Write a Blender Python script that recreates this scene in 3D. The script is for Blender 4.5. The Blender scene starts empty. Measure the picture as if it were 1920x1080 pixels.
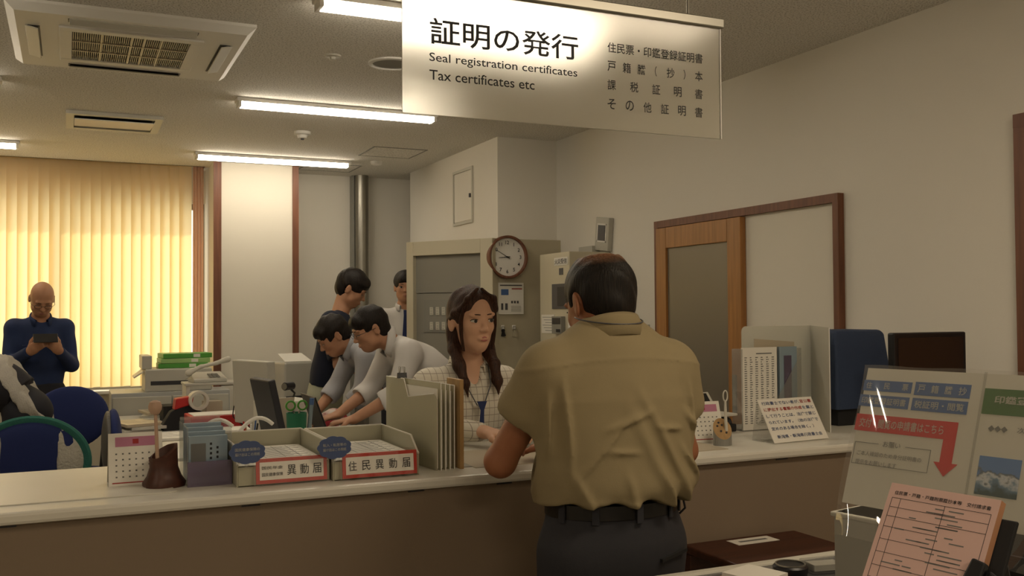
import bpy, bmesh, math, random
import numpy as np
from mathutils import Vector, Matrix, Euler
S = bpy.context.scene
COL = S.collection
random.seed(7)
# ------------------------------------------------------------------ camera
FPX = 1808.0; CZ = 1.48
_yaw, _pit, _rol = math.radians(24.66), math.atan(45 / FPX), math.radians(.36)
_f = Vector((math.sin(_yaw) * math.cos(_pit), math.cos(_yaw) * math.cos(_pit), math.sin(_pit)))
_r0 = Vector((math.cos(_yaw), -math.sin(_yaw), 0)); _u0 = _r0.cross(_f)
_r = _r0 * math.cos(_rol) - _u0 * math.sin(_rol); _u = _u0 * math.cos(_rol) + _r0 * math.sin(_rol)
CAM = Vector((0, 0, CZ))
cd = bpy.data.cameras.new('camera'); cam = bpy.data.objects.new('camera', cd); COL.objects.link(cam)
cam.matrix_world = Matrix(((_r.x, _u.x, -_f.x, 0), (_r.y, _u.y, -_f.y, 0), (_r.z, _u.z, -_f.z, CZ), (0, 0, 0, 1)))
cd.sensor_width = 36; cd.lens = 36 * FPX / 1920; cd.clip_start = .05
S.camera = cam
# ------------------------------------------------------------------ world, sun, exposure
S.view_settings.view_transform = 'Standard'; S.view_settings.look = 'None'
S.view_settings.exposure = 0.62; S.view_settings.gamma = 1.0
w = bpy.data.worlds.new('sky'); S.world = w; w.use_nodes = True
bg = w.node_tree.nodes['Background']; bg.inputs[0].default_value = (1.0, .93, .78, 1); bg.inputs[1].default_value = 1.35
sd = bpy.data.lights.new('sun', 'SUN'); sd.energy = 2.0; sd.color = (1, .86, .58); sd.angle = .03
sun = bpy.data.objects.new('sun', sd); COL.objects.link(sun)
sun.rotation_euler = Vector((.30, 1, .95)).to_track_quat('Z', 'Y').to_euler()
FILLW = (1.0, .82, .59)
def lobby_fill(x, y, e, sx=1.1, sy=.3):  # unseen fill light without a fixture, added to brighten the customer side
    l = bpy.data.lights.new('lobby_fill_light', 'AREA'); l.shape = 'RECTANGLE'; l.size = sx; l.size_y = sy
    l.energy = e; l.color = FILLW
    o = bpy.data.objects.new('lobby_fill_light', l); COL.objects.link(o); o.location = (x, y, 2.66)
lobby_fill(.2, -1.4, 20); lobby_fill(1.9, .9, 12); lobby_fill(-2.2, .4, 14)
# ------------------------------------------------------------------ pixel helpers: where a sight line meets a real plane
def ray(px, py): return _f + _r * ((px - 960) / FPX) - _u * ((py - 540) / FPX)
def atz(px, py, z): d = ray(px, py); return CAM + d * ((z - CZ) / d.z)
def atx(px, py, x): d = ray(px, py); return CAM + d * (x / d.x)
def aty(px, py, y): d = ray(px, py); return CAM + d * (y / d.y)
def atd(px, py, t): return CAM + ray(px, py) * t
# ------------------------------------------------------------------ materials
M = {}
def lin(c):
    if isinstance(c, str): c = tuple(int(c[i:i + 2], 16) / 255 for i in (0, 2, 4))
    return tuple(x / 12.92 if x <= .04045 else ((x + .055) / 1.055) ** 2.4 for x in c)
def mat(name, color, rough=.6, metal=0, spec=.5, alpha=1, emit=None, es=0, noise=None, bump=None, coat=0, trans=0, sheen=0):
    m = bpy.data.materials.new(name); m.use_nodes = True; nt = m.node_tree; b = nt.nodes['Principled BSDF']
    c = lin(color) + (1,)
    b.inputs['Base Color'].default_value = c; b.inputs['Roughness'].default_value = rough
    b.inputs['Metallic'].default_value = metal; b.inputs['Specular IOR Level'].default_value = spec
    b.inputs['Alpha'].default_value = alpha; b.inputs['Coat Weight'].default_value = coat
    b.inputs['Transmission Weight'].default_value = trans; b.inputs['Sheen Weight'].default_value = sheen
    if emit: b.inputs['Emission Color'].default_value = tuple(emit) + (1,); b.inputs['Emission Strength'].default_value = es
    tc = nt.nodes.new('ShaderNodeTexCoord')
    if noise:                                   # (scale, second colour, contrast)
        n = nt.nodes.new('ShaderNodeTexNoise'); n.inputs['Scale'].default_value = noise[0]; n.inputs['Detail'].default_value = 6
        r = nt.nodes.new('ShaderNodeValToRGB'); r.color_ramp.elements[0].position = .5 - noise[2]; r.color_ramp.elements[1].position = .5 + noise[2]
        r.color_ramp.elements[0].color = c; r.color_ramp.elements[1].color = lin(noise[1]) + (1,)
        nt.links.new(tc.outputs['Object'], n.inputs['Vector']); nt.links.new(n.outputs[0], r.inputs[0]); nt.links.new(r.outputs[0], b.inputs['Base Color'])
    if bump:                                    # (scale, strength, distance)
        n = nt.nodes.new('ShaderNodeTexNoise'); n.inputs['Scale'].default_value = bump[0]; n.inputs['Detail'].default_value = 4
        bp = nt.nodes.new('ShaderNodeBump'); bp.inputs['Strength'].default_value = bump[1]; bp.inputs['Distance'].default_value = bump[2]
        nt.links.new(tc.outputs['Object'], n.inputs['Vector']); nt.links.new(n.outputs[0], bp.inputs['Height']); nt.links.new(bp.outputs[0], b.inputs['Normal'])
    M[name] = m; return m
def shader_mix(name, parts):
    """parts: list of (weight, kind, color, rough) mixed together"""
    m = bpy.data.materials.new(name); m.use_nodes = True; nt = m.node_tree; nt.nodes.clear()
    out = nt.nodes.new('ShaderNodeOutputMaterial'); prev = None; tot = 0
    for wgt, kind, color, rough in parts:
        s = nt.nodes.new('ShaderNodeBsdf' + kind); s.inputs['Color'].default_value = tuple(color) + (1,)
        if 'Roughness' in s.inputs and kind != 'Diffuse': s.inputs['Roughness'].default_value = rough
        if kind == 'Refraction': s.inputs['IOR'].default_value = 1.355
        tot += wgt
        if prev is None: prev = s.outputs[0]
        else:
            x = nt.nodes.new('ShaderNodeMixShader'); x.inputs[0].default_value = wgt / tot
            nt.links.new(prev, x.inputs[1]); nt.links.new(s.outputs[0], x.inputs[2]); prev = x.outputs[0]
    nt.links.new(prev, out.inputs[0]); M[name] = m; return m
def wood(name, c1, c2, rough=.45, axis='Z', scale=14):
    m = mat(name, c1, rough); nt = m.node_tree; b = nt.nodes['Principled BSDF']
    tc = nt.nodes.new('ShaderNodeTexCoord'); mp = nt.nodes.new('ShaderNodeMapping')
    sc = {'X': (.06, 1, 1), 'Y': (1, .06, 1), 'Z': (1, 1, .06)}[axis]; mp.inputs['Scale'].default_value = sc
    n = nt.nodes.new('ShaderNodeTexNoise'); n.inputs['Scale'].default_value = scale * 4; n.inputs['Detail'].default_value = 5
    r = nt.nodes.new('ShaderNodeValToRGB'); r.color_ramp.elements[0].position = .35; r.color_ramp.elements[1].position = .7
    r.color_ramp.elements[0].color = lin(c1) + (1,); r.color_ramp.elements[1].color = lin(c2) + (1,)
    nt.links.new(tc.outputs['Object'], mp.inputs[0]); nt.links.new(mp.outputs[0], n.inputs['Vector']); nt.links.new(n.outputs[0], r.inputs[0]); nt.links.new(r.outputs[0], b.inputs['Base Color'])
    return m
mat('wall', 'e6e2d8', .9, bump=(260, .12, .004))
mat('wallcream', 'e4dfd2', .9, bump=(260, .1, .004))
def ceiling_mat():
    m = mat('ceil', 'c9c4b8', .95); nt = m.node_tree; b = nt.nodes['Principled BSDF']
    tc = nt.nodes.new('ShaderNodeTexCoord'); n = nt.nodes.new('ShaderNodeTexNoise'); n.inputs['Scale'].default_value = 130; n.inputs['Detail'].default_value = 3
    r = nt.nodes.new('ShaderNodeValToRGB'); r.color_ramp.elements[0].position = .36; r.color_ramp.elements[1].position = .5
    r.color_ramp.elements[0].color = lin('b5b1a8') + (1,); r.color_ramp.elements[1].color = lin('e9e6df') + (1,)
    nt.links.new(tc.outputs['Object'], n.inputs['Vector']); nt.links.new(n.outputs[0], r.inputs[0]); nt.links.new(r.outputs[0], b.inputs['Base Color'])
ceiling_mat()
mat('floor', '8d8577', .5, noise=(6, '7c7568', .3))
wood('brown', '6a4230', '80523a', .5)
wood('brownx', '5e3420', '744427', .5, 'Y')
wood('oak', '9a6a38', 'b07a42', .4)
wood('oakx', '9a6a38', 'b07a42', .4, 'Y')
wood('darkwood', '3c1c10', '4c2616', .45, 'X')
mat('counterfront', '80705e', .75, bump=(300, .1, .002))
mat('laminate', 'd9d6cc', .35, noise=(3, 'd2cfc4', .3))
mat('edge', 'b3a893', .4)
mat('white', 'e8e6e0', .5); mat('whitegloss', 'eceae4', .2); mat('offwhite', 'c9c6ba', .45)
mat('steel', '9a978e', .35, metal=.9); mat('steelbeige', 'b9b199', .5); mat('steelbeige2', 'c6bfa8', .5); mat('greypanel', '8c8980', .5)
mat('black', '15151a', .4); mat('blackmatte', '1a1a1c', .8); mat('dark', '2b2b30', .5); mat('greydark', '4c4c50', .5); mat('grey', '87867f', .5); mat('greylight', 'b4b2a8', .45)
mat('paper', 'e6e3da', .8); mat('ink', '1f2226', .7); mat('inkgrey', '6f706e', .8); mat('inkred', 'a02a2a', .7)
mat('red', 'b02222', .45); mat('redsign', 'b8332b', .45); mat('bluesign', '44659a', .45); mat('cloudblue', '46567e', .6); mat('greensign', '3f6a38', .45)
mat('redarrow', 'c0282a', .45); mat('pink', 'd4b2aa', .8); mat('pinkedge', 'c48f6c', .8); mat('magenta', 'b97a96', .7)
mat('green', '4f9a3c', .4); mat('teal', '1e6e50', .5); mat('navy', '1b2a5a', .85, sheen=.3); mat('navycover', '303f5c', .8, bump=(12, .5, .02))
mat('lampglow', 'ffffff', .5, emit=(1, .87, .68), es=14)
mat('tray', 'a8a590', .4); mat('rubber', '121212', .9)
shader_mix('acrylic', [(.12, 'Translucent', (.86, .84, .78), 0), (.95, 'Refraction', (1, .99, .95), .33), (.13, 'Diffuse', (.8, .78, .7), 0), (.05, 'Glossy', (1, 1, 1), .15)])
shader_mix('frosted', [(.45, 'Translucent', (.8, .8, .74), 0), (.3, 'Diffuse', (.72, .71, .64), 0), (.25, 'Transparent', (.9, .9, .86), 0), (.06, 'Glossy', (1, 1, 1), .25)])
shader_mix('clear', [(.84, 'Transparent', (.93, .93, .92), 0), (.08, 'Diffuse', (.7, .7, .7), 0), (.09, 'Glossy', (1, 1, 1), .08)])
shader_mix('milky', [(.46, 'Transparent', (.93, .92, .85), 0), (.3, 'Diffuse', (.72, .70, .58), 0), (.22, 'Translucent', (.8, .78, .66), 0), (.05, 'Glossy', (1, 1, 1), .15)])
shader_mix('bluepaper', [(.8, 'Diffuse', lin('8498a6'), 0), (.1, 'Glossy', (1, 1, 1), .25)])
shader_mix('lilac', [(.45, 'Diffuse', lin('7a6d86'), 0), (.45, 'Transparent', lin('c9c0da'), 0), (.05, 'Glossy', (1, 1, 1), .1)])
shader_mix('windowglass', [(.93, 'Transparent', (.97, .98, .97), 0), (.07, 'Glossy', (1, 1, 1), .02)])
shader_mix('doorglass', [(.75, 'Diffuse', lin('7c7466'), 0), (.15, 'Translucent', (.6, .57, .5), 0), (.12, 'Glossy', (.8, .8, .8), .35)])
shader_mix('slat', [(.70, 'Translucent', (1, .82, .48), 0), (.38, 'Diffuse', (.80, .70, .55), 0)])
shader_mix('curtain', [(.4, 'Translucent', (.9, .55, .35), 0), (.6, 'Diffuse', (.72, .55, .42), 0)])
shader_mix('sleeve_plastic', [(.80, 'Transparent', (1, 1, .99), 0), (.04, 'Diffuse', (.8, .8, .8), 0), (.16, 'Glossy', (1, 1, 1), .04)])
shader_mix('clear_film', [(.94, 'Transparent', (1, 1, 1), 0), (.06, 'Glossy', (1, 1, 1), .05)])
# ------------------------------------------------------------------ mesh builder
def frame3(x, y):                              # rotation matrix whose columns are x, y', z
    x = Vector(x).normalized(); z = x.cross(Vector(y)).normalized(); y = z.cross(x)
    return Matrix((x, y, z)).transposed()
class MB:
    def __init__(s): s.v = []; s.f = []; s.m = []; s.T = Matrix.Identity(4)
    def add(s, vs, fs, mi=0):
        k = len(s.v); s.v += [s.T @ Vector(v) for v in vs]; s.f += [tuple(k + i for i in f) for f in fs]; s.m += [mi] * len(fs); return s
    def box(s, x0, x1, y0, y1, z0, z1, mi=0):
        vs = [(x, y, z) for z in (z0, z1) for y in (y0, y1) for x in (x0, x1)]
        return s.add(vs, [(0, 2, 3, 1), (4, 5, 7, 6), (0, 1, 5, 4), (2, 6, 7, 3), (0, 4, 6, 2), (1, 3, 7, 5)], mi)
    def cbox(s, c, d, mi=0, rot=None):
        vs = [Vector((x * d[0] / 2, y * d[1] / 2, z * d[2] / 2)) for z in (-1, 1) for y in (-1, 1) for x in (-1, 1)]
        if rot: R = Euler(rot).to_matrix(); vs = [R @ v for v in vs]
        return s.add([v + Vector(c) for v in vs], [(0, 2, 3, 1), (4, 5, 7, 6), (0, 1, 5, 4), (2, 6, 7, 3), (0, 4, 6, 2), (1, 3, 7, 5)], mi)
    def quad(s, a, b, c, d, mi=0): return s.add([a, b, c, d], [(0, 1, 2, 3)], mi)
    def slab(s, pts, n, t, mi=0):               # polygon pts extruded by t along n
        n = Vector(n).normalized() * t; k = len(pts); vs = [Vector(p) for p in pts] + [Vector(p) + n for p in pts]
        return s.add(vs, [tuple(range(k))[::-1], tuple(range(k, 2 * k))] + [(i, (i + 1) % k, k + (i + 1) % k, k + i) for i in range(k)], mi)
    def prism(s, poly, z0, z1, mi=0): return s.slab([(p[0], p[1], z0) for p in poly], (0, 0, 1), z1 - z0, mi)
    def cyl(s, a, b, r, r2=None, n=16, mi=0, caps=True):
        a, b = Vector(a), Vector(b); r2 = r if r2 is None else r2; d = (b - a).normalized()
        x = d.orthogonal().normalized(); y = d.cross(x)
        vs = []
        for p, q in ((a, r), (b, r2)):
            for i in range(n): t = 2 * math.pi * i / n; vs.append(p + x * (q * math.cos(t)) + y * (q * math.sin(t)))
        fs = [(i, (i + 1) % n, n + (i + 1) % n, n + i) for i in range(n)]
        if caps: fs += [tuple(range(n))[::-1], tuple(range(n, 2 * n))]
        return s.add(vs, fs, mi)
    def tube(s, pts, r, n=8, mi=0, flat=1.0):
        pts = [Vector(p) for p in pts]; vs = []; L = len(pts); ref = None
        for i, p in enumerate(pts):
            d = (pts[min(i + 1, L - 1)] - pts[max(i - 1, 0)]).normalized()
            x = (d.orthogonal() if ref is None else (ref - d * ref.dot(d))).normalized(); ref = x; y = d.cross(x)
            q = r[i] if isinstance(r, (list, tuple)) else r
            for j in range(n): t = 2 * math.pi * j / n; vs.append(p + x * (q * math.cos(t)) + y * (q * flat * math.sin(t)))
        fs = [(i * n + j, i * n + (j + 1) % n, (i + 1) * n + (j + 1) % n, (i + 1) * n + j) for i in range(L - 1) for j in range(n)]
        fs += [tuple(range(n))[::-1], tuple(range((L - 1) * n, L * n))]
        return s.add(vs, fs, mi)
    def lathe(s, prof, c=(0, 0, 0), n=24, mi=0, caps=True):
        vs = [(c[0] + r * math.cos(2 * math.pi * j / n), c[1] + r * math.sin(2 * math.pi * j / n), c[2] + z) for r, z in prof for j in range(n)]
        fs = [(i * n + j, i * n + (j + 1) % n, (i + 1) * n + (j + 1) % n, (i + 1) * n + j) for i in range(len(prof) - 1) for j in range(n)]
        if caps: fs += [tuple(range(n))[::-1], tuple(range((len(prof) - 1) * n, len(prof) * n))]
        return s.add(vs, fs, mi)
    def text(s, body, o, xd, yd, width=None, height=None, mi=0, bold=0.0, align='L', depth=.0006):
        """writing whose left (or centre) baseline point is o; xd, yd are its own axes"""
        c = bpy.data.curves.new('t', 'FONT'); c.body = body; c.size = 1; c.offset = bold; c.extrude = 0; c.resolution_u = 3
        ob = bpy.data.objects.new('t', c); COL.objects.link(ob)
        dg = bpy.context.evaluated_depsgraph_get(); me = bpy.data.meshes.new_from_object(ob.evaluated_get(dg))
        P = [v.co.copy() for v in me.vertices]; F = [tuple(p.vertices) for p in me.polygons]
        bpy.data.objects.remove(ob); bpy.data.curves.remove(c); bpy.data.meshes.remove(me)
        if not P: return s
        x0, x1 = min(p.x for p in P), max(p.x for p in P); y0, y1 = min(p.y for p in P), max(p.y for p in P)
        sy = (height or .1) / (y1 - y0); sx = (width / (x1 - x0)) if width else sy
        xd = Vector(xd).normalized(); yd = Vector(yd).normalized(); n = xd.cross(yd); o = Vector(o)
        off = -(x0 + x1) / 2 if align == 'C' else -x0
        return s.add([o + xd * ((p.x + off) * sx) + yd * ((p.y - y0) * sy) + n * depth for p in P], F, mi)
    def build(s, name, mats, parent=None, bevel=0, smooth=False, sub=0):
        me = bpy.data.meshes.new(name); me.from_pydata([tuple(v) for v in s.v], [], s.f); me.update()
        for k in ([mats] if isinstance(mats, str) else mats): me.materials.append(M[k])
        if len(me.materials) > 1: me.polygons.foreach_set('material_index', s.m)
        bm = bmesh.new(); bm.from_mesh(me); bmesh.ops.recalc_face_normals(bm, faces=bm.faces) if not smooth == 'keep' else None; bm.to_mesh(me); bm.free()
        if smooth: me.polygons.foreach_set('use_smooth', [True] * len(me.polygons))
        o = bpy.data.objects.new(name, me); COL.objects.link(o)
        if parent: o.parent = parent
        if bevel:
            b = o.modifiers.new('bevel', 'BEVEL'); b.width = bevel; b.segments = 2; b.limit_method = 'ANGLE'; b.angle_limit = .6
        if sub:
            b = o.modifiers.new('sub', 'SUBSURF'); b.levels = sub; b.render_levels = sub
        if smooth is True and not sub:
            try: me.set_sharp_from_angle(angle=.7)
            except Exception: pass
        return o
def tag(o, label=None, cat=None, group=None, kind=None):
    if label: o['label'] = label
    if cat: o['category'] = cat
    if group: o['group'] = group
    if kind: o['kind'] = kind
    return o
def thing(name, label, cat, loc=(0, 0, 0), rz=0, group=None):
    o = bpy.data.objects.new(name, None); COL.objects.link(o); o.empty_display_size = .1
    o.location = loc; o.rotation_euler = (0, 0, rz); return tag(o, label, cat, group)
def struct(name, mb, mats, label, parent=None, **k):
    o = mb.build(name, mats, parent, **k)
    if not parent: tag(o, label, name.split('_')[0], kind='structure')
    return o
def copy_tree(o, parent=None):
    c = o.copy(); COL.objects.link(c); c.parent = parent
    for ch in list(o.children): copy_tree(ch, c)
    return c
mat('pinkwood', 'b99a84', .6); mat('screenbrown', '2c211e', .25); mat('glassdark', '4a4a4c', .12)
def mountain_mat():
    m = mat('mountain', '4a6a94', .4); nt = m.node_tree; b = nt.nodes['Principled BSDF']; tc = nt.nodes.new('ShaderNodeTexCoord')
    n = nt.nodes.new('ShaderNodeTexNoise'); n.inputs['Scale'].default_value = 3.2; n.inputs['Detail'].default_value = 8; nt.links.new(tc.outputs['Generated'], n.inputs['Vector'])
    sx = nt.nodes.new('ShaderNodeSeparateXYZ'); nt.links.new(tc.outputs['Generated'], sx.inputs[0])
    a = nt.nodes.new('ShaderNodeMath'); a.operation = 'MULTIPLY_ADD'; a.inputs[1].default_value = .8; nt.links.new(sx.outputs[1], a.inputs[0]); nt.links.new(n.outputs[0], a.inputs[2])
    r = nt.nodes.new('ShaderNodeValToRGB'); nt.links.new(a.outputs[0], r.inputs[0]); e = r.color_ramp.elements; e[0].position = .55; e[0].color = lin('2f4b52') + (1,); e[1].position = 1.05; e[1].color = lin('5a80b4') + (1,)
    for p_, c_ in ((.72, '5e7f9a'), (.84, 'c8ccd0'), (.93, '55606a'), (.985, '5a80b4')): x = e.new(p_); x.color = lin(c_) + (1,)
    nt.links.new(r.outputs[0], b.inputs['Base Color'])
mountain_mat()
mat('greenlt', '9cc37a', .4)
wood('paleboard', '9c7b4e', 'b08e5e', .5)
# ------------------------------------------------------------------ the room
XL, XR, YF, YB, H = -4.2, 3.16, -3.2, 8.42, 2.70
struct('floor', MB().box(XL - .2, XR + .2, YF - .2, 9.0, -.1, 0), 'floor', 'greyish vinyl floor of the office')
m = MB().box(XL - .2, XR + .2, YF - .2, 8.32, H, H + .1); m.box(1.02, XR + .2, 8.32, YB + .2, H, H + .1); m.box(XL - .2, 1.02, 8.32, 8.9, 2.9, 3.0); m.box(XL - .2, 1.02, 8.30, 8.32, H, 2.95)
struct('ceiling', m, 'ceil', 'speckled grey acoustic ceiling')
struct('wall_right', MB().box(XR, XR + .15, YF, YB + .2, 0, H), 'wall', 'long beige wall on the right with the sliding door')
struct('wall_front', MB().box(XL, XR, YF - .15, YF, 0, H), 'wall', 'wall behind the viewer')
struct('wall_left', MB().box(XL - .15, XL, YF, 9.0, 0, 2.95), 'wall', 'wall on the far left side')
struct('wall_back', MB().box(1.70, XR, YB, YB + .15, 0, H), 'wall', 'grey beige back wall behind the round steel pipe')
m = MB().box(1.05, 1.72, 8.0, YB + .25, 0, H)
struct('wall_pillar', m, 'wallcream', 'bright cream wall panel between two brown wooden strips')
struct('trim_1', MB().box(1.045, 1.105, 7.985, 8.0, 0, H), 'brown', 'brown wooden strip at the left edge of the cream wall panel')
struct('trim_2', MB().box(1.675, 1.725, 7.985, 8.0, 0, H), 'brown', 'brown wooden strip at the right edge of the cream wall panel')
m = MB().box(2.70, XR, 6.11, 8.0, 0, H)
wb = struct('wall_block', m, 'wall', 'projecting wall block above the beige electrical cabinet')
# hatch in the block's side wall
p0, p1 = atx(851, 324, 2.70), atx(888, 416, 2.70)
ha, hb = sorted((p0.y, p1.y)); hz0, hz1 = atx(851, 425, 2.7).z, p0.z
hatch = thing('access_hatch', 'square white access hatch high on the projecting wall', 'hatch', (2.70, (ha + hb) / 2, hz0)); k = (hb - ha) / 2; hh = hz1 - hz0
MB().box(-.012, 0, -k, k, hh - .02, hh).box(-.012, 0, -k, k, 0, .02).box(-.0115, 0, -k, -k + .02, .02, hh - .02).box(-.0115, 0, k - .02, k, .02, hh - .02).build('hatch_frame', 'offwhite', hatch)
MB().box(-.006, 0, -k + .025, k - .025, .025, hh - .025).build('hatch_door', 'wall', hatch)
MB().box(-.02, -.008, -k + .03, -k + .045, hh * .45, hh * .52).build('latch', 'greydark', hatch)
# window wall with real opening, frame and panes
m = MB(); m.box(XL, 1.05, 8.55, 8.75, 0, .86); m.box(XL, 1.05, 8.55, 8.75, 2.42, 2.95); m.box(XL, -2.2, 8.55, 8.75, .86, 2.42)
struct('wall_window', m, 'wallcream', 'pale wall below and above the office window')
win = tag(MB().box(-2.2, 1.05, 8.44, 8.56, .84, .865).build('window_1', 'white'), 'white sill of the wide office window', 'window', kind='structure')
m = MB()
for x in (-2.2, -1.15, -.06, 1.0): m.box(x, x + .05, 8.62, 8.68, .86, 2.42)
m.box(-2.2, 1.05, 8.62, 8.68, .865, .92); m.box(-2.2, 1.05, 8.62, 8.68, 2.37, 2.42); m.build('window_frame', 'steel', win)
MB().box(-2.15, 1.0, 8.645, 8.65, .92, 2.37).build('window_pane', 'windowglass', win)
# vertical blind
bl = thing('vertical_blind', 'cream vertical slat blind glowing with sunlight over the left window', 'blind', (0, 8.44, 0))
MB().box(-2.3, 1.0, -.03, .03, 2.80, 2.84).build('headrail', 'greylight', bl)
m = MB(); x = -2.28
while x < .94:
    a = math.radians(24 + random.uniform(-3, 3)); hw = .055; seg = 5; z0 = .895 + random.uniform(-.004, .004)
    pts = []
    for i in range(seg + 1):
        t = -1 + 2 * i / seg; b = .006 * (1 - t * t)
        pts.append((x + t * hw * math.cos(a) - b * math.sin(a), t * hw * math.sin(a) + b * math.cos(a)))
    vs = [(p[0], p[1], z) for z in (z0, 2.80) for p in pts]
    m.add(vs, [(i, i + 1, seg + 2 + i, seg + 1 + i) for i in range(seg)])
    x += .0752
m.build('slat', 'slat', bl, smooth='keep')
m = MB(); 
m.tube([(x_, -.03, .897) for x_ in np.linspace(-2.28, .92, 60)], .0015, 4); m.build('chain', 'white', bl)
# gathered curtain at the blind's right end
cu = thing('curtain', 'narrow gathered salmon curtain hanging at the right end of the window', 'curtain', (.975, 8.40, 0))
vs = []; n = 26
for z in (.80, 2.80):
    for i in range(n): t = i / (n - 1); vs.append((-.045 + .085 * t, .022 * math.sin(t * 22) - .02, z))
MB().add(vs, [(i, i + 1, n + i + 1, n + i) for i in range(n - 1)]).build('curtain_fabric', 'curtain', cu, smooth='keep')
MB().cyl((-.07, -.02, 2.80), (.07, -.02, 2.80), .008).build('curtain_rail', 'steel', cu)
# steel pipe
px = aty(678, 450, 8.33)
pipe = thing('steel_pipe', 'brushed steel pipe running floor to ceiling on the back wall', 'pipe', (px.x, 8.33, 0))
MB().cyl((0, 0, 0), (0, 0, H), .062, n=32).build('pipe', 'steel', pipe, smooth=True)
MB().box(-.085, -.065, .0, .08, 0, H).build('backing_strip', 'grey', pipe)
# ceiling hatches (flush panel joints)
def chatch(pts, label):
    c = sum((Vector(p) for p in pts), Vector()) / 4; xs = [p[0] for p in pts]; ys = [p[1] for p in pts]
    t = thing('ceiling_hatch', label, 'hatch', (c.x, c.y, H)); hx, hy = (max(xs) - min(xs)) / 2, (max(ys) - min(ys)) / 2
    MB().box(-hx, hx, -hy, -hy + .012, -.004, 0).box(-hx, hx, hy - .012, hy, -.004, 0).box(-hx, -hx + .012, -hy + .012, hy - .012, -.004, 0).box(hx - .012, hx, -hy + .012, hy - .012, -.004, 0).build('hatch_frame', 'grey', t)
    MB().box(-hx + .014, hx - .014, -hy + .014, hy - .014, -.003, 0).build('hatch_door', 'ceil', t)
chatch([atz(700, 275, H), atz(800, 281, H), atz(770, 296, H), atz(672, 291, H)], 'nearer flush square hatch in the ceiling beyond the smoke detector')
chatch([(1.75, 7.75, H), (2.2, 7.75, H), (2.2, 8.15, H), (1.75, 8.15, H)], 'flush ceiling hatch above the steel pipe, farther from the counter')
# ------------------------------------------------------------------ light fixtures
def make_light(label):
    t = thing('ceiling_light', label, 'light', group='ceiling strip lights')
    MB().box(-.60, .60, -.05, .05, -.024, 0).build('fixture_housing', 'white', t, bevel=.004)
    m = MB(); pr = [(-.045, -.024), (-.045, -.036), (-.034, -.050), (0, -.056), (.034, -.050), (.045, -.036), (.045, -.024)]
    m.slab([(-.575, a, b) for a, b in pr], (1, 0, 0), 1.15); m.build('diffuser', 'lampglow', t, bevel=.004)
    for s_ in (-.5825, .5825): MB().box(s_ - .0075, s_ + .0075, -.048, .048, -.052, -.022).build('end_cap', 'white', t)
    return t
L0 = make_light('lit ceiling strip light half hidden behind the hanging sign'); L0.location = (1.45, 3.65, H)
for x, y, lab in [(1.45, 5.58, 'lit ceiling strip light whose right end shows below the hanging sign'), (1.45, 7.58, 'lit ceiling strip light nearest the cream wall panel'),
                  (-.92, 7.58, 'lit ceiling strip light cut by the left edge of the picture above the blind'),
                  (-.92, 5.58, 'lit ceiling strip light left of the air conditioner'), (-.92, 3.65, 'lit ceiling strip light above the left end of the counter')]:
    c = copy_tree(L0); c.location = (x, y, H); c['label'] = lab
# ------------------------------------------------------------------ air conditioner
ac = thing('air_conditioner', 'large square ceiling cassette air conditioner with a brown mesh grille', 'air conditioner', (.24, 4.6, H))
q = .475
m = MB(); z1, z2 = -.012, -.04
outer = [(-q, -q), (q, -q), (q, q), (-q, q)]; mid = [(x * .93, y * .93) for x, y in outer]; inn = [(x * .60, y * .60) for x, y in outer]
vs = [(x, y, 0) for x, y in outer] + [(x, y, z1) for x, y in outer] + [(x, y, z2) for x, y in mid] + [(x, y, z2) for x, y in inn] + [(x, y, z2 + .02) for x, y in inn]
m.add(vs, [(4 * k_ + i, 4 * k_ + (i + 1) % 4, 4 * k_ + 4 + (i + 1) % 4, 4 * k_ + 4 + i) for k_ in range(4) for i in range(4)])
m.build('casing', 'white', ac)
for i in range(4):
    R = Matrix.Rotation(i * math.pi / 2, 4, 'Z'); m = MB(); m.T = R
    m.box(-.25, .25, .355, .40, z2 - .002, z2 + .002); m.build('air_slot', 'dark', ac)
    m = MB(); m.T = R; m.cbox((0, .385, z2 - .006), (.49, .05, .006), rot=(.25, 0, 0)); m.build('louvre', 'offwhite', ac, bevel=.002)
m = MB().box(-.285, .285, -.285, -.235, z2 - .008, z2 + .01).box(-.285, .285, .235, .285, z2 - .008, z2 + .01).box(-.285, -.235, -.235, .235, z2 - .008, z2 + .01).box(.235, .285, -.235, .235, z2 - .008, z2 + .01)
m.build('grille_frame', 'white', ac, bevel=.003)
m = MB().box(-.235, .235, -.235, .235, z2 + .012, z2 + .014)
m.build('filter', 'dark', ac)
m = MB()
for i in range(56): x = -.23 + .46 * i / 55; m.box(x - .0015, x + .0015, -.235, .235, z2 - .002, z2 + .004)
for y in (-.08, .08): m.box(-.235, .235, y - .005, y + .005, z2 - .006, z2 + .004)
for x in (-.12, 0, .05, .12): m.box(x - .004, x + .004, -.235, .235, z2 - .005, z2 + .003)
m.build('grille', 'edge', ac)
# slot diffuser
vt = thing('ceiling_vent', 'small rectangular ceiling air outlet between air conditioner and blind', 'vent', (.25, 6.55, H))
m = MB().box(-.275, .275, -.26, -.21, -.02, 0).box(-.275, .275, .21, .26, -.02, 0).box(-.275, -.23, -.21, .21, -.02, 0).box(.23, .275, -.21, .21, -.02, 0); m.build('vent_frame', 'offwhite', vt)
MB().box(-.23, .23, -.21, .21, -.004, -.001).build('opening', 'dark', vt)
MB().cbox((0, .0, -.022), (.455, .36, .006), rot=(.06, 0, 0)).build('louvre', 'whitegloss', vt, bevel=.002)
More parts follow.
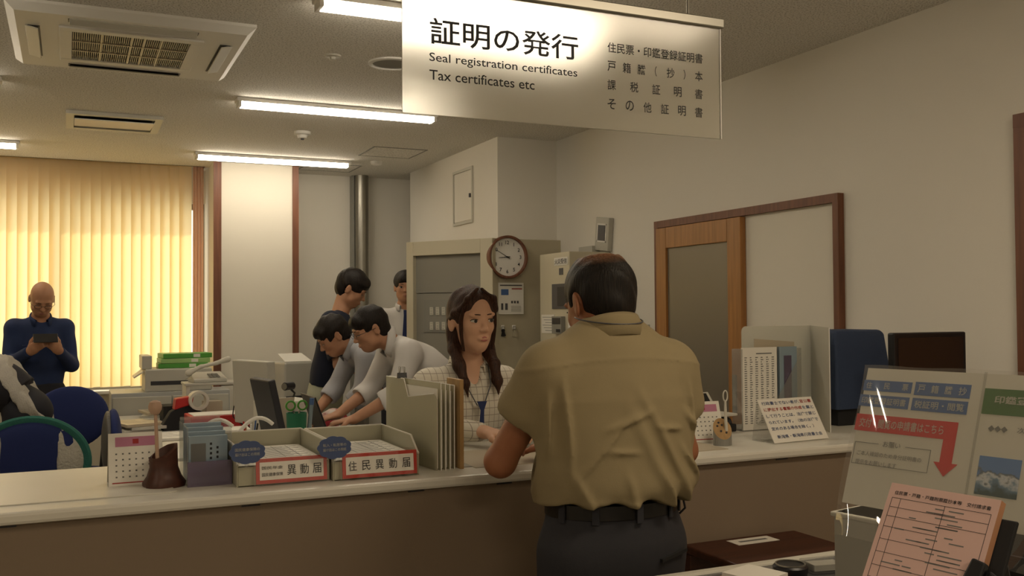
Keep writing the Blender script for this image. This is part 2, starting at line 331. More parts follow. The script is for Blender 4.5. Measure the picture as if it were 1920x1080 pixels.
# detectors and round ceiling plate
sm = thing('smoke_detector', 'round white smoke detector between the two strip lights', 'smoke detector', (1.418, 6.449, H))
MB().lathe([(.001, 0), (.055, 0), (.055, -.018), (.05, -.022), (.035, -.024), (.03, -.045), (.001, -.047)]).build('detector_body', 'white', sm, smooth=True)
MB().lathe([(.001, -.047), (.012, -.047), (.01, -.055), (.001, -.056)], n=12).build('sensor_tip', 'greydark', sm)
sm2 = thing('smoke_detector', 'small round detector in the ceiling near the steel pipe', 'smoke detector', tuple(atz(706, 303, H)))
MB().lathe([(.001, 0), (.05, 0), (.045, -.022), (.025, -.03), (.001, -.031)]).build('detector_body', 'white', sm2, smooth=True)
p = atz(735, 118, H); rd = thing('ceiling_speaker', 'flat round ceiling speaker left of the hanging sign', 'speaker', tuple(p))
MB().lathe([(.095, 0), (.115, 0), (.115, -.008), (.095, -.01), (.095, 0)], caps=False, n=40).build('rim', 'white', rd, smooth=True)
MB().lathe([(.001, -.004), (.095, -.004), (.095, -.001), (.001, -.001)], n=32).build('speaker_cloth', 'grey', rd)
p = atz(624, 104, H); rd = thing('sprinkler_plate', 'tiny round sprinkler plate beside the ceiling speaker', 'sprinkler', tuple(p))
MB().lathe([(.001, 0), (.04, 0), (.036, -.006), (.014, -.008), (.012, -.02), (.001, -.021)]).build('plate', 'offwhite', rd, smooth=True)
# ------------------------------------------------------------------ hanging sign
SY = 2.13; xl, xr, zb, zt = .700, 1.602, 1.945, 2.25
sg = thing('hanging_sign', 'large white translucent hanging sign with black Japanese and English lettering', 'sign', ((xl + xr) / 2, SY, zb)); w2 = (xr - xl) / 2
MB().box(-w2, w2, -.0025, .0025, 0, zt - zb).build('sign_panel', 'acrylic', sg)
MB().cbox((w2 + .0015, 0, (zt - zb) / 2), (.003, .007, zt - zb)).build('edge_strip', 'whitegloss', sg)
MB().box(-w2 - .01, w2 + .01, -.012, .012, zt - zb - .004, zt - zb + .022).build('top_rail', 'steel', sg, bevel=.003)
for x in (-w2 + .15, w2 - .10):
    MB().cyl((x, 0, zt - zb + .02), (x, 0, H - zb), .005, n=10).cyl((x, 0, H - zb - .012), (x, 0, H - zb), .02, n=14).build('hanging_rod', 'steel', sg)
def sp(px, py): q = aty(px, py, SY - .003); return q - Vector(sg.location)
def sline(txt, x0, y0, x1, hpx, name, bold=.0, frac=1.0):
    """one line of lettering from pixel (x0, baseline y0) to x1, with glyph height hpx"""
    a = sp(x0, y0); b = sp(x1, y0); wdt = abs(b.x - a.x); z = a.z
    hgt = abs(sp(x0, y0).z - sp(x0, y0 - hpx).z)
    MB().text(txt, (a.x, -.003, z), (1, 0, 0), (0, 0, 1), wdt, hgt, 0, bold).build(name, 'ink', sg)
sline('証明の発行', 806, 82, 1084, 50, 'heading_text', .012)
sline('Seal registration certificates', 805, 119, 1082, 21, 'english_text', .006)
sline('Tax certificates etc', 805, 149, 1002, 19, 'english_text', .006)
rows = [('住民票・印鑑登録証明書', 98), ('戸籍謄（抄）本', 133), ('課税証明書', 168), ('その他証明書', 204)]
a = sp(1139, 98)
for txt, yb in rows:
    z = sp(1139, yb).z; x0 = sp(1139, yb).x; x1 = sp(1317, yb).x; n = len(txt); hgt = .0265; m = MB()
    if n > 8:
        m.text(txt, (x0, -.003, z), (1, 0, 0), (0, 0, 1), x1 - x0, hgt, 0, .008)
    else:
        cw = .0245
        for i, ch in enumerate(txt):
            xx = x0 + (x1 - x0 - cw) * i / (n - 1); wc = cw
            if ch in '（）': m.text(ch, (xx + .008, -.003, z), (1, 0, 0), (0, 0, 1), .006, hgt, 0, .005)
            else: m.text(ch, (xx, -.003, z), (1, 0, 0), (0, 0, 1), cw, hgt, 0, .008)
            m.build('row_character', 'ink', sg); m = MB()
    if n > 8: m.build('row_text', 'ink', sg)
# ------------------------------------------------------------------ right wall: sliding door
def wy(px, py=500): return atx(px, py, XR - .02)
ya, yb_, yc = wy(1577, 480).y, wy(1397, 480).y, wy(1231, 500).y; zd = 2.005
d1 = tag(MB().box(XR - .035, XR, ya, ya + .035, 0, zd - .04).box(XR - .035, XR, yc - .04, yc, 0, zd - .04).box(XR - .036, XR, ya, yc, zd - .04, zd).build('door_1', 'brown'),
         'brown wooden frame of the sliding door in the right wall', 'door', kind='structure')
MB().box(XR - .012, XR - .002, ya + .035, yb_ + .03, .0, zd - .04).build('side_panel', 'wallcream', d1)
y0, y1 = yb_, yc - .04; m = MB(); X0, X1 = XR - .05, XR - .014
m.box(X0, X1, y0, y0 + .11, 0, zd - .045).box(X0, X1, y1 - .10, y1, 0, zd - .045)
m.box(X0, X1, y0 + .11, y1 - .10, zd - .165, zd - .045).box(X0, X1, y0 + .11, y1 - .10, .0, .86)
m.build('door_leaf', 'oak', d1, bevel=.003)
MB().box(X0 + .014, X1 - .01, y0 + .11, y1 - .10, .86, zd - .165).build('glass_pane', 'doorglass', d1)
MB().box(X0 - .008, X0, y0 + .04, y0 + .07, .95, 1.15).build('door_pull', 'steel', d1)
# second door at the right picture edge
y2 = wy(1906, 400).y; z2_ = atx(1906, 215, XR - .02).z
d2 = tag(MB().box(XR - .03, XR, y2 - .05, y2, 0, z2_ - .05).box(XR - .031, XR, y2 - 1.0, y2, z2_ - .05, z2_).box(XR - .03, XR, y2 - 1.0, y2 - .95, 0, z2_ - .05).build('door_2', 'brown'), 'brown door frame at the right picture edge', 'door', kind='structure')
MB().box(XR - .02, XR - .004, y2 - .95, y2 - .05, 0, z2_ - .05).build('door_leaf', 'oak', d2)
# wall switch
p = atx(1212, 627, XR); sw = thing('wall_switch', 'small grey wall switch left of the sliding door', 'switch', tuple(p))
MB().box(-.01, 0, -.04, .04, -.06, .06).build('plate', 'greylight', sw, bevel=.002)
MB().box(-.014, -.01, -.012, .012, -.03, .03).build('rocker', 'white', sw)
# ------------------------------------------------------------------ electrical cabinet at the block
ec = thing('electrical_cabinet', 'tall beige steel cabinet with a grey recessed switch panel beside the clock', 'cabinet', (2.61, 6.0, 0))
ZT = 1.985
m = MB().prism([(0, .045), (.55, .05), (.55, .105), (.095, .105), (.06, .14)], 0, ZT); m.build('side_body', 'steelbeige', ec, bevel=.003)
A = Vector((0, 0, 0)); B = Vector((-.41, .61, 0)); dx = (B - A).normalized(); L = (B - A).length; nn = Vector((-dx.y, dx.x, 0)) * 1.0
nn = Vector((-.83, -.56, 0)).normalized()
ang = math.atan2(dx.y, dx.x)
m = MB(); m.T = Matrix.Rotation(ang, 4, 'Z')      # local x along the panel, local y = outward side (+)
fw = .085
def pb(m, x0, x1, z0, z1, y0, y1, mi=0): return m.box(x0, x1, y0, y1, z0, z1, mi)
pb(m, 0, .10, 0, ZT, -.12, 0); pb(m, L - .06, L, 0, ZT, -.12, 0); pb(m, .10, L - .06, ZT - .10, ZT, -.12, 0); pb(m, .10, L - .06, 0, .95, -.12, 0); pb(m, .10, L - .06, .95, ZT - .10, -.12, -.10)
m.build('panel_frame', 'steelbeige2', ec, bevel=.003)
m = MB(); m.T = Matrix.Rotation(ang, 4, 'Z'); pb(m, .10, L - .06, 1.62, ZT - .10, -.10, -.035); pb(m, .10, L - .06, .95, 1.615, -.10, -.04)
m.build('recessed_panel', 'greypanel', ec)
m = MB(); m.T = Matrix.Rotation(ang, 4, 'Z'); pb(m, .14, L - .13, 1.34, 1.57, -.04, -.034); m.build('switch_plate', 'grey', ec)
for r_ in range(2):
    for c_ in range(5):
        m = MB(); m.T = Matrix.Rotation(ang, 4, 'Z'); x = L - .20 - c_ * .052; z = 1.49 - r_ * .105
        pb(m, x - .014, x + .014, z - .028, z + .028, -.034, -.028)
        for q_ in (-.018, 0, .018): pb(m, x - .007, x + .007, z + q_ - .005, z + q_ + .005, -.0285, -.025, 1)
        m.build('switch', ['offwhite', 'greylight'], ec)
CF = 6.043
# clock
p = aty(951, 482, CF - .02); ck = thing('wall_clock', 'round wall clock with brown wooden rim showing ten to nine', 'clock', (p.x, CF, p.z)); R_ = .148
def ring(m, r0, r1, y0, y1, n=48, mi=0):
    vs = []
    for i in range(n):
        t = 2 * math.pi * i / n; c, s_ = math.cos(t), math.sin(t)
        vs += [(r0 * c, y0, r0 * s_), (r1 * c, y0, r1 * s_), (r1 * c, y1, r1 * s_), (r0 * c, y1, r0 * s_)]
    fs = []
    for i in range(n):
        a, b = 4 * i, 4 * ((i + 1) % n)
        fs += [(a + k_, b + k_, b + (k_ + 1) % 4, a + (k_ + 1) % 4) for k_ in range(4)]
    return m.add(vs, fs, mi)
ring(MB(), R_ - .017, R_, -.045, 0).build('rim', 'brown', ck, bevel=.004, smooth=True)
MB().cyl((0, -.02, 0), (0, 0, 0), R_ - .016, n=48).build('clock_face', 'white', ck)
m = MB()
for h in range(1, 13):
    t = math.radians(90 - 30 * h); rr = .100
    m.text(str(h), (rr * math.cos(t), -.021, rr * math.sin(t) - .012), (1, 0, 0), (0, 0, 1), None, .025, 0, .01, 'C')
m.build('numerals', 'ink', ck)
def hand(deg, ln, wd, nm):
    t = math.radians(90 - deg); d = Vector((math.cos(t), 0, math.sin(t))); pz = Vector((-d.z, 0, d.x)) * wd
    MB().slab([Vector((0, -.024, 0)) - d * .02 - pz, Vector((0, -.024, 0)) - d * .02 + pz, Vector((0, -.024, 0)) + d * ln + pz * .5, Vector((0, -.024, 0)) + d * ln - pz * .5], (0, -1, 0), .002).build(nm, 'black', ck)
hand(265, .062, .0035, 'hour_hand'); hand(300, .095, .0025, 'minute_hand')
MB().cyl((0, -.028, 0), (0, -.02, 0), .006).build('hub', 'black', ck)
# poster below the clock
a, b = aty(934, 530, CF - .004), aty(981, 589, CF); po = thing('notice_sheet', 'small printed notice with pictures taped below the wall clock', 'notice', (a.x, CF - .001, b.z)); W_, H_ = b.x - a.x, a.z - b.z
m = MB().box(0, W_, -.007, -.003, 0, H_); 
m.box(.012, W_ - .012, -.0085, -.007, H_ - .022, H_ - .014, 1).box(.02, .075, -.0085, -.007, H_ - .085, H_ - .045, 2).box(.02, .035, -.0085, -.007, .03, .075, 1).box(.05, .068, -.0085, -.007, .03, .075, 1)
m.box(.10, W_ - .012, -.0085, -.007, H_ - .045, H_ - .038, 3); 
for i in range(3): m.box(.095 + i * .022, .108 + i * .022, -.0085, -.007, .075, .092, 1)
for i in range(6): m.box(.095, W_ - .02, -.0085, -.007, .02 + i * .007, .0215 + i * .007, 4)
m.build('sheet', ['paper', 'greydark', 'bluesign', 'inkred', 'grey'], po)
# keys on hooks
for px_, lab in ((942, 'black keys hanging from a hook under the notice'), (963, 'brass keys on the hook right of the black keys')):
    q_ = aty(px_, 615, CF); kk = thing('key_bunch', lab, 'keys', (q_.x, CF, q_.z))
    MB().box(-.012, .012, -.008, 0, -.008, .02).build('hook', 'white', kk, bevel=.002)
    ring(MB(), .011, .013, -.012, -.009, 16).build('key_ring', 'steel', kk)
    m = MB(); 
    for i, t in enumerate((-.25, .05, .3)): m.cbox((.02 * math.sin(t), -.012 - .003 * i, -.035), (.012, .002, .045), rot=(0, -t, 0)); m.cyl((.01 * math.sin(t), -.014, -.018), (.01 * math.sin(t), -.010, -.018), .011, n=12)
    m.build('key', 'black' if px_ == 942 else 'steelbeige', kk)
# ------------------------------------------------------------------ beige terminal box on the right wall
FX = 2.86
tl = atx(1012, 478, FX); tb = thing('distribution_board', 'beige steel distribution board with a dark window beside the right wall', 'cabinet', (FX, tl.y, 0)); zt_ = tl.z; yL = .42
MB().box(0, XR - FX, -yL, 0, 0, zt_).build('board_body', 'steelbeige2', tb, bevel=.004)
def fb(x0, y0, x1, y1): p_, q_ = atx(x0, y0, FX), atx(x1, y1, FX); return sorted((p_.y - tl.y, q_.y - tl.y)) + sorted((p_.z, q_.z))
a_, b_, c_, d_ = fb(1036, 533, 1072, 579)
MB().box(-.006, 0, a_, b_, c_, d_).box(-.009, -.006, a_ + .03, b_ - .08, c_ + .02, d_ - .02, 1).build('meter_window', ['greydark', 'dark'], tb, bevel=.001)
a_, b_, c_, d_ = fb(1040, 484, 1065, 496); m = MB().box(-.004, 0, a_, b_, c_, d_); m.text('火災受信', (-.0045, b_ - .008, c_ + .008), (0, -1, 0), (0, 0, 1), b_ - a_ - .016, d_ - c_ - .016, 1, .01); m.build('name_label', ['paper', 'ink'], tb)
a_, b_, c_, d_ = fb(1049, 503, 1056, 515); MB().box(-.004, 0, a_, b_, c_, d_).build('lock', 'greydark', tb)
for x0, y0, x1, y1 in ((1016, 590, 1040, 625), (1066, 590, 1094, 625)):
    a_, b_, c_, d_ = fb(x0, y0, x1, y1); m = MB().box(-.003, 0, a_, b_, c_, d_)
    for i in range(6): zz = d_ - (i + 1) * (d_ - c_) / 7; m.box(-.0035, -.003, a_ + .015, b_ - .015 - .02 * (i % 3), zz - .0015, zz + .0015, 1)
    m.build('taped_sheet', ['paper', 'inkgrey'], tb)
a_, b_, c_, d_ = fb(1042, 593, 1060, 626); m = MB().box(-.03, 0, a_, b_, c_, d_)
m.box(-.033, -.03, a_ + .01, b_ - .01, c_ + (d_ - c_) * .55, d_ - .01, 1)
for i in range(3): m.box(-.034, -.03, a_ + .012 + i * .02, a_ + .026 + i * .02, c_ + .01, c_ + .03, 1)
m.build('wall_phone', ['grey', 'dark'], tb, bevel=.003)
# small things on the right wall above the board
p = atx(1112, 468, XR); q_ = thing('junction_box', 'small grey box on the wall just above the seated board', 'box', (XR, p.y, zt_ + .0)); q_['label'] = 'small grey box on the right wall above the distribution board'
MB().box(-.06, 0, -.09, .09, -.0, .05).build('box_body', 'greylight', q_, bevel=.002)
p = atx(1137, 437, XR); q_ = thing('wall_controller', 'tilted silver wall controller with a grey display above the customer', 'controller', tuple(p)); 
m = MB(); m.T = Matrix.Rotation(.12, 4, 'X'); m.box(-.035, 0, -.085, .085, -.115, .10); m.build('controller_case', 'greylight', q_, bevel=.004)
m = MB(); m.T = Matrix.Rotation(.12, 4, 'X'); m.box(-.038, -.034, -.045, .045, -.05, .05); m.build('display', 'greydark', q_)
m = MB(); m.T = Matrix.Rotation(.12, 4, 'X'); m.box(-.038, -.034, -.06, -.05, -.06, .06).box(-.038, -.034, .05, .06, -.06, .06).box(-.038, -.034, -.06, .06, .05, .06).box(-.038, -.034, -.06, .06, -.06, -.05); m.build('display_frame', 'white', q_)
# ------------------------------------------------------------------ service counter
CT = 1.05; CY0, CY1 = 2.37, 2.98
ct = thing('service_counter', 'long white service counter with a brown front running to the right wall', 'counter', (0, 0, 0))
MB().box(-2.6, XR - .002, CY0, CY1, CT - .028, CT).build('worktop', 'laminate', ct, bevel=.008)
MB().box(-2.6, XR - .002, CY0 + .02, CY0 + .05, 0, CT - .028).build('front_panel', 'counterfront', ct)
MB().box(-2.6, -2.57, CY0 + .05, CY1 - .03, 0, CT - .028).box(XR - .04, XR - .01, CY0 + .05, CY1 - .03, 0, CT - .028).build('side_panel', 'offwhite', ct)
MB().box(-2.57, XR - .04, CY0 + .05, CY1 - .05, .72, .74).build('inner_shelf', 'offwhite', ct)
for px_, py_ in ((10, 970), (470, 937), (780, 913), (945, 900), (1465, 845)):
    q_ = aty(px_, py_, CY0 + .02); MB().box(q_.x - .022, q_.x + .022, CY0 + .017, CY0 + .02, CT - .034, CT - .029).build('bracket_slot', 'dark', ct)
# shelf table in front of the counter
a_ = atz(1297, 1027, .795); b_ = atz(1487, 997, .795)
st = thing('side_table', 'dark brown wooden side table against the counter front with a white label', 'table', (a_.x, 2.385, 0)); W_ = b_.x - a_.x + .02; D_ = .40
MB().box(0, W_, -D_, 0, .77, .795).build('tabletop', 'darkwood', st, bevel=.006)
for x, y in ((.02, -.02), (W_ - .02, -.02), (.02, -D_ + .03), (W_ - .02, -D_ + .03)): MB().box(x - .018, x + .018, y - .018, y + .018, 0, .77).build('leg', 'darkwood', st, bevel=.003)
MB().box(.03, W_ - .03, -.035, -.015, .71, .77).build('apron', 'darkwood', st); MB().box(.03, W_ - .03, -D_ + .02, -D_ + .04, .71, .77).build('apron', 'darkwood', st)
pA = atz(1412, 1013, .796); sl = thing('table_label', 'white paper label taped on the brown side table', 'label', (pA.x, pA.y, .795))
m = MB().box(-.075, .075, -.03, .03, 0, .001); m.box(-.05, .05, -.006, .006, .001, .0015, 1); m.build('label_sheet', ['paper', 'inkgrey'], sl)
# ------------------------------------------------------------------ things on the service counter
def textlines(m, x0, x1, ztop, zbot, n, y, mi, seed=1, fill=.45):
    """rows of small print as short dashes on a plane facing -y"""
    rnd = random.Random(seed); hgt = (ztop - zbot) / n
    for i in range(n):
        z = ztop - hgt * (i + 1) + hgt * (1 - fill) / 2; x = x0
        while x < x1 - .002:
            ww = min(rnd.uniform(.004, .02), x1 - x)
            m.box(x, x + ww, y - .0006, y, z, z + hgt * fill, mi); x += ww + rnd.uniform(.0015, .006)
            if rnd.random() < .06: break
    return m
# writing mat
p = atz(60, 925, CT)
t = tag(MB().prism([(-.9, -.20), (.165, -.20), (.185, -.185), (.145, .14), (.13, .15), (-.9, .15)], 0, .003).build('writing_mat', 'laminate', bevel=.001), 'pale flat writing mat at the left end of the counter', 'mat'); t.location = (.055, 2.66, CT)
for (x, lab) in ((1.04, 'grey writing mat on the counter beside the wooden bookend'), (1.70, 'grey writing mat on the counter right of the standing customer')):
    t = tag(MB().prism([(-.16, -.15), (.16, -.15), (.17, .16), (-.15, .16)], 0, .002).build('writing_mat', 'edge'), lab, 'mat'); t.location = (x + (.14 if x < 1.2 else 0), 2.62 - (.0 if x < 1.2 else .02), CT)
# desk calendars
def calendar(loc, rz, lab):
    t = thing('desk_calendar', lab, 'calendar', loc, rz, 'desk calendars on the counter'); W, Hh, a = .128, .135, .30
    R = Matrix.Rotation(-a, 4, 'X')
    m = MB(); m.T = R
    m.box(-W / 2, W / 2, 0, .0015, 0, Hh).box(-W / 2 + .016, W / 2 - .012, -.001, 0, Hh - .034, Hh - .010, 1).box(-.007, .007, -.0016, -.001, Hh - .028, Hh - .016, 2)
    for r_ in range(5):
        for c_ in range(7): m.box(-.048 + c_ * .0155, -.044 + c_ * .0155, -.001, 0, Hh - .054 - r_ * .0145, Hh - .0505 - r_ * .0145, 3)
    m.box(-W / 2 + .008, W / 2 - .02, -.001, 0, .009, .0115, 2)
    m.build('page', ['paper', 'magenta', 'inkred', 'inkgrey'], t)
    m = MB(); m.slab([(-W / 2, .0765, 0), (W / 2, .0765, 0), (W / 2, .0405, Hh * math.cos(a)), (-W / 2, .0405, Hh * math.cos(a))], (0, 1, .27), .0015); m.build('stand_back', 'offwhite', t)
    return t
c0 = calendar((.155, 2.60, CT), .02, 'desk calendar with a pink header at the left end of the counter')
q_ = atz(1318, 832, CT); calendar((q_.x + .035, q_.y + .02, CT), -.1, 'desk calendar with a pink header right of the customer')
# pen stands made of wood
def penstand(loc, rz, lab, mats, light):
    t = thing('pen_stand', lab, 'pen stand', loc, rz); m = MB(); n = 22
    if not light:     # flared root-like stump with slanted hollow top
        rings = [(.048, 0), (.050, .012), (.040, .028), (.034, .05), (.034, .075)]; vs = []; rnd = random.Random(4)
        for j, (r_, z) in enumerate(rings + [(.034, None), (.027, None), (.020, None)]):
            for i in range(n):
                a = 2 * math.pi * i / n; rr = r_ * (1 + .10 * math.sin(3 * a + 1) * (1 - j / 8) + .03 * math.sin(7 * a + j))
                x, y = rr * math.cos(a), rr * math.sin(a) * .8
                zz = z if z is not None else (.085 + x * .55 + y * .35 + (0 if j == 5 else (.004 if j == 6 else -.03)))
                vs.append((x, y, zz))
        fs = [(i * n + j, i * n + (j + 1) % n, (i + 1) * n + (j + 1) % n, (i + 1) * n + j) for i in range(7) for j in range(n)] + [tuple(range(n))[::-1], tuple(range(7 * n, 8 * n))]
        m.add(vs, fs); m.build('stump', 'darkwood', t, smooth=True)
    else:             # short log sawn at a slant, pale oval face with knots
        vs = []; 
        for z in (0, 1):
            for i in range(n):
                a = 2 * math.pi * i / n; x, y = .031 * math.cos(a), .026 * math.sin(a)
                vs.append((x, y, 0 if z == 0 else .052 + x * .30 + y * 1.15))
        m.add(vs, [(i, (i + 1) % n, n + (i + 1) % n, n + i) for i in range(n)] + [tuple(range(n))[::-1]], 0); m.add(vs[n:], [tuple(range(n))], 1)
        m.build('stump', ['grey', 'paleboard'], t)
        m = MB()
        for x, y in ((-.008, -.004), (.004, .008), (-.003, .016), (.007, -.012), (-.012, .010)): z = .052 + x * .3 + y * 1.15; m.cyl((x, y, z), (x - .001, y - .001, z + .0012), .0035, n=10)
        m.build('knot', 'dark', t)
    return t
t = penstand((.214, 2.555, CT), 0, 'dark brown wooden stump pen stand beside the left desk calendar', None, False)
m = MB(); MB()
s = thing('seal_stick', 'pale wooden stick with a round carved head standing in the dark stump', 'pen', (.200, 2.543, CT + .062))
MB().cyl((0, 0, 0), (-.005, 0, .125), .0048, .0042, n=10).build('stick', 'pinkwood' if 'pinkwood' in M else 'offwhite', s)
m = MB(); c = Vector((-.006, 0, .138))
m.lathe([(.001, -.018), (.010, -.016), (.0155, -.006), (.0165, .003), (.013, .013), (.005, .017), (.001, .017)], c, 14); m.build('carved_head', 'pinkwood', s, smooth=True)
q_ = atz(1362, 836, CT)
penstand((q_.x, q_.y + .02, CT), 0, 'pale sawn log pen stand with knots on the right part of the counter', None, True)
s = thing('spoon_pen', 'pale wooden stick with an open loop end standing in the log pen stand', 'pen', (q_.x + .012, q_.y + .015, CT + .045))
MB().tube([(0, 0, 0), (-.003, 0, .05), (-.003, 0, .098)], [.0055, .005, .0035]).build('stick', 'offwhite', s, smooth=True)
MB().tube([(-.003 + .0085 * math.sin(a), 0, .112 - .017 * math.cos(a)) for a in np.linspace(.2, 6.08, 18)], .0022).build('loop', 'offwhite', s, smooth=True)
# clear box with blue leaflets
bx = thing('leaflet_box', 'clear acrylic box with lilac lower front holding blue leaflets', 'leaflet box', (.268, 2.52, CT)); 
W_, D_ = .107, .20; q = .002
MB().box(0, q, 0, D_, 0, .145).box(W_ - q, W_, 0, D_, 0, .145).box(q, W_ - q, D_ - q, D_, 0, .155).box(q, W_ - q, 0, D_, 0, q).build('clear_case', 'clear', bx)
MB().box(0, W_, -.0025, 0, 0, .062).build('front_lip', 'lilac', bx)
for i in range(4):
    y = .03 + i * .038; lf = thing('blue_leaflet', ('frontmost', 'second', 'third', 'rearmost')[i] + ' bundle of blue folded leaflets in the clear acrylic box', 'leaflet', (.268 + W_ / 2, 2.52 + y, CT + .003), group='blue leaflets in the clear box')
    m = MB(); m.box(-.047, .047, 0, .018, 0, .118 + i * .007)
    m.box(-.042, -.006, -.0008, 0, .04, .10, 2)
    for k_ in range(5): m.box(.004, .009, -.0008, 0, .095 - k_ * .012, .101 - k_ * .012, 1); m.box(.020, .025, -.0008, 0, .085 - k_ * .012, .091 - k_ * .012, 1)
    m.build('leaflet_stack', ['bluepaper', 'ink', 'inkgrey'], lf)
# letter trays
def tray(x0, y0, w, d, lab, signw, big, small, cloudtxt, rz):
    t = thing('letter_tray', lab, 'tray', (x0, y0, CT), rz, 'grey letter trays on the counter'); h = .098; q = .0035
    m = MB()
    m.slab([(0, 0, 0), (0, d, 0), (0, d, h), (0, .06, h), (0, .0, .055)], (1, 0, 0), q).slab([(w - q, 0, 0), (w - q, d, 0), (w - q, d, h), (w - q, .06, h), (w - q, 0, .055)], (1, 0, 0), q)
    m.box(q, w - q, d - q, d, 0, h).box(q, w - q, 0, d, 0, .004).box(q, w - q, 0, q, 0, .052)
    m.box(q, w - q, 0.0, .05, .048, .052); m.build('tray_body', 'tray', t, bevel=.0012)
    m = MB(); m.tube([(q / 2, .0, .056), (q / 2, .06, h), (q / 2, d, h), (w - q / 2, d, h), (w - q / 2, .06, h), (w - q / 2, 0, .056)], .0028, 6); m.build('tray_rim', 'offwhite', t)
    pp = thing('form_stack', 'stack of printed forms in the ' + ('left' if x0 < .5 else 'right') + ' grey letter tray', 'papers', (x0 + w / 2, y0 + d / 2, CT + .005), rz)
    m = MB().box(-w / 2 + .014, w / 2 - .014, -d / 2 + .055, d / 2 - .02, 0, .052)
    for i in range(16): yy = -d / 2 + .075 + i * .013; m.box(-w / 2 + .025, w / 2 - .03 - .02 * (i % 3), yy, yy + .0018, .052, .0525, 1)
    for xx in (-.03, .02, .06): m.box(xx, xx + .001, -d / 2 + .075, d / 2 - .04, .052, .0525, 1)
    m.build('sheets', ['paper', 'inkgrey'], pp)
    # red framed sign leaning on the tray front
    s = thing('tray_sign', 'red bordered sign reading ' + big + ' on the ' + ('left' if x0 < .5 else 'right') + ' letter tray', 'sign', (x0 + signw[0], y0 - .012, CT), rz)
    W = signw[1]; a = .10; R = Matrix.Rotation(-a, 4, 'X'); Hh = .062
    m = MB(); m.T = R; m.box(0, W, -.003, 0, .006, .006 + Hh, 0).box(.009, W - .009, -.0036, -.003, .015, .006 + Hh - .009, 1)
    n = len(big); cw = .022; gap = (W - .03 - (.062 if small else 0) - cw * n) / max(1, n - 1); xx = .015 + (.062 if small else 0)
    for i, ch in enumerate(big): m.text(ch, (xx + i * (cw + min(gap, .014)), -.0038, .024), (1, 0, 0), (0, 0, 1), cw, .025, 2, .004)
    if small:
        m.text(small[0], (.014, -.0038, .041), (1, 0, 0), (0, 0, 1), .052, .008, 2, .004); m.text(small[1], (.014, -.0038, .024), (1, 0, 0), (0, 0, 1), .052, .009, 2, .004)
    m.build('sign_card', ['redsign', 'paper', 'ink'], s)
    m = MB(); m.T = R; m.box(-.006, W + .006, -.0046, -.004, 0, .075); m.build('plastic_cover', 'clear_film', s)
    # cloud sign
    cl = thing('cloud_sign', 'blue cloud shaped sign above the ' + ('left' if x0 < .5 else 'right') + ' red bordered sign', 'sign', (x0 + signw[0] - .022, y0 - .018, CT + .070), rz)
    pts = []; n = 72
    for i in range(n):
        th = 2 * math.pi * i / n; r_ = 1 + .09 * abs(math.sin(th * 4.5)); pts.append((.041 * r_ * math.cos(th), 0, .027 * r_ * math.sin(th) + .018))
    m = MB(); m.slab(pts, (0, 1, 0), .003)
    m.text(cloudtxt[0], (-.030, -.0005, .021), (1, 0, 0), (0, 0, 1), .060, .008, 1, .0); m.text(cloudtxt[1], (-.030, -.0005, .009), (1, 0, 0), (0, 0, 1), .060, .008, 1, .0)
    m.build('cloud_card', ['cloudblue', 'greylight'], cl)
    m = MB().box(-.004, .004, .003, .018, -.02, .012); m.build('card_holder', 'clear', cl)
tray(.378, 2.462, .232, .33, 'left grey letter tray with a red bordered sign on its front', (.045, .178), '異動届', ('国民年金', '国民健康保険'), ('国民健康保険の', '届け出はこの用紙'), .0)
tray(.615, 2.445, .232, .33, 'right grey letter tray with a red bordered sign on its front', (.022, .20), '住民異動届', None, ('転入・転居等の', '届け出はこの用紙'), .0)
# translucent folder rack: five folders each a thing, wooden bookend, clip
def folder(x, y0, d, h, lab, grp):
    t = thing('plastic_folder', lab, 'folder', (x, y0, CT), .10, grp); q = .0012
    MB().slab([(-.006, .0, .0), (-.006, d, .0), (-.006, d, h), (-.006, d - .13, h), (-.006, d - .16, h - .05), (-.006, .02, h - .03), (-.006, 0, h - .045)], (1, 0, 0), .0012).build('near_cover', 'milky', t)
    MB().slab([(.006, .0, .0), (.006, d, .0), (.006, d, h), (.006, .0, h)], (1, 0, 0), .0012).build('far_cover', 'milky', t)
    MB().tube([(-.005, d, h), (-.005, d - .13, h), (-.005, d - .16, h - .05), (-.005, .02, h - .03)], .0016, 5).tube([(.0065, 0, h), (.0065, d, h)], .0016, 5).tube([(.0065, 0, .0), (.0065, 0, h)], .0014, 5).build('welded_edge', 'white', t)
    MB().slab([(0, .012, .004), (0, d - .01, .004), (0, d - .01, h * .93), (0, .012, h * .93)], (1, 0, 0), .003).build('folder_sheets', 'paper', t)
for i in range(4): folder(.915 + i * .0145, 2.475 + i * .004, .35, .238 - .003 * i, ('frosted plastic folder farthest from the bookend, carrying the black clip', 'second frosted plastic folder from the left beside the bookend', 'third frosted plastic folder from the left beside the bookend', 'frosted plastic folder standing right against the wooden bookend')[i], 'frosted folders by the wooden bookend')
t = thing('bookend', 'light wooden bookend board beside the frosted plastic folders', 'bookend', (.976, 2.475, CT))
MB().box(0, .012, 0, .10, 0, .245).build('board', 'paleboard', t, bevel=.001); MB().box(.012, .045, .02, .08, 0, .002).build('steel_foot', 'steel', t)
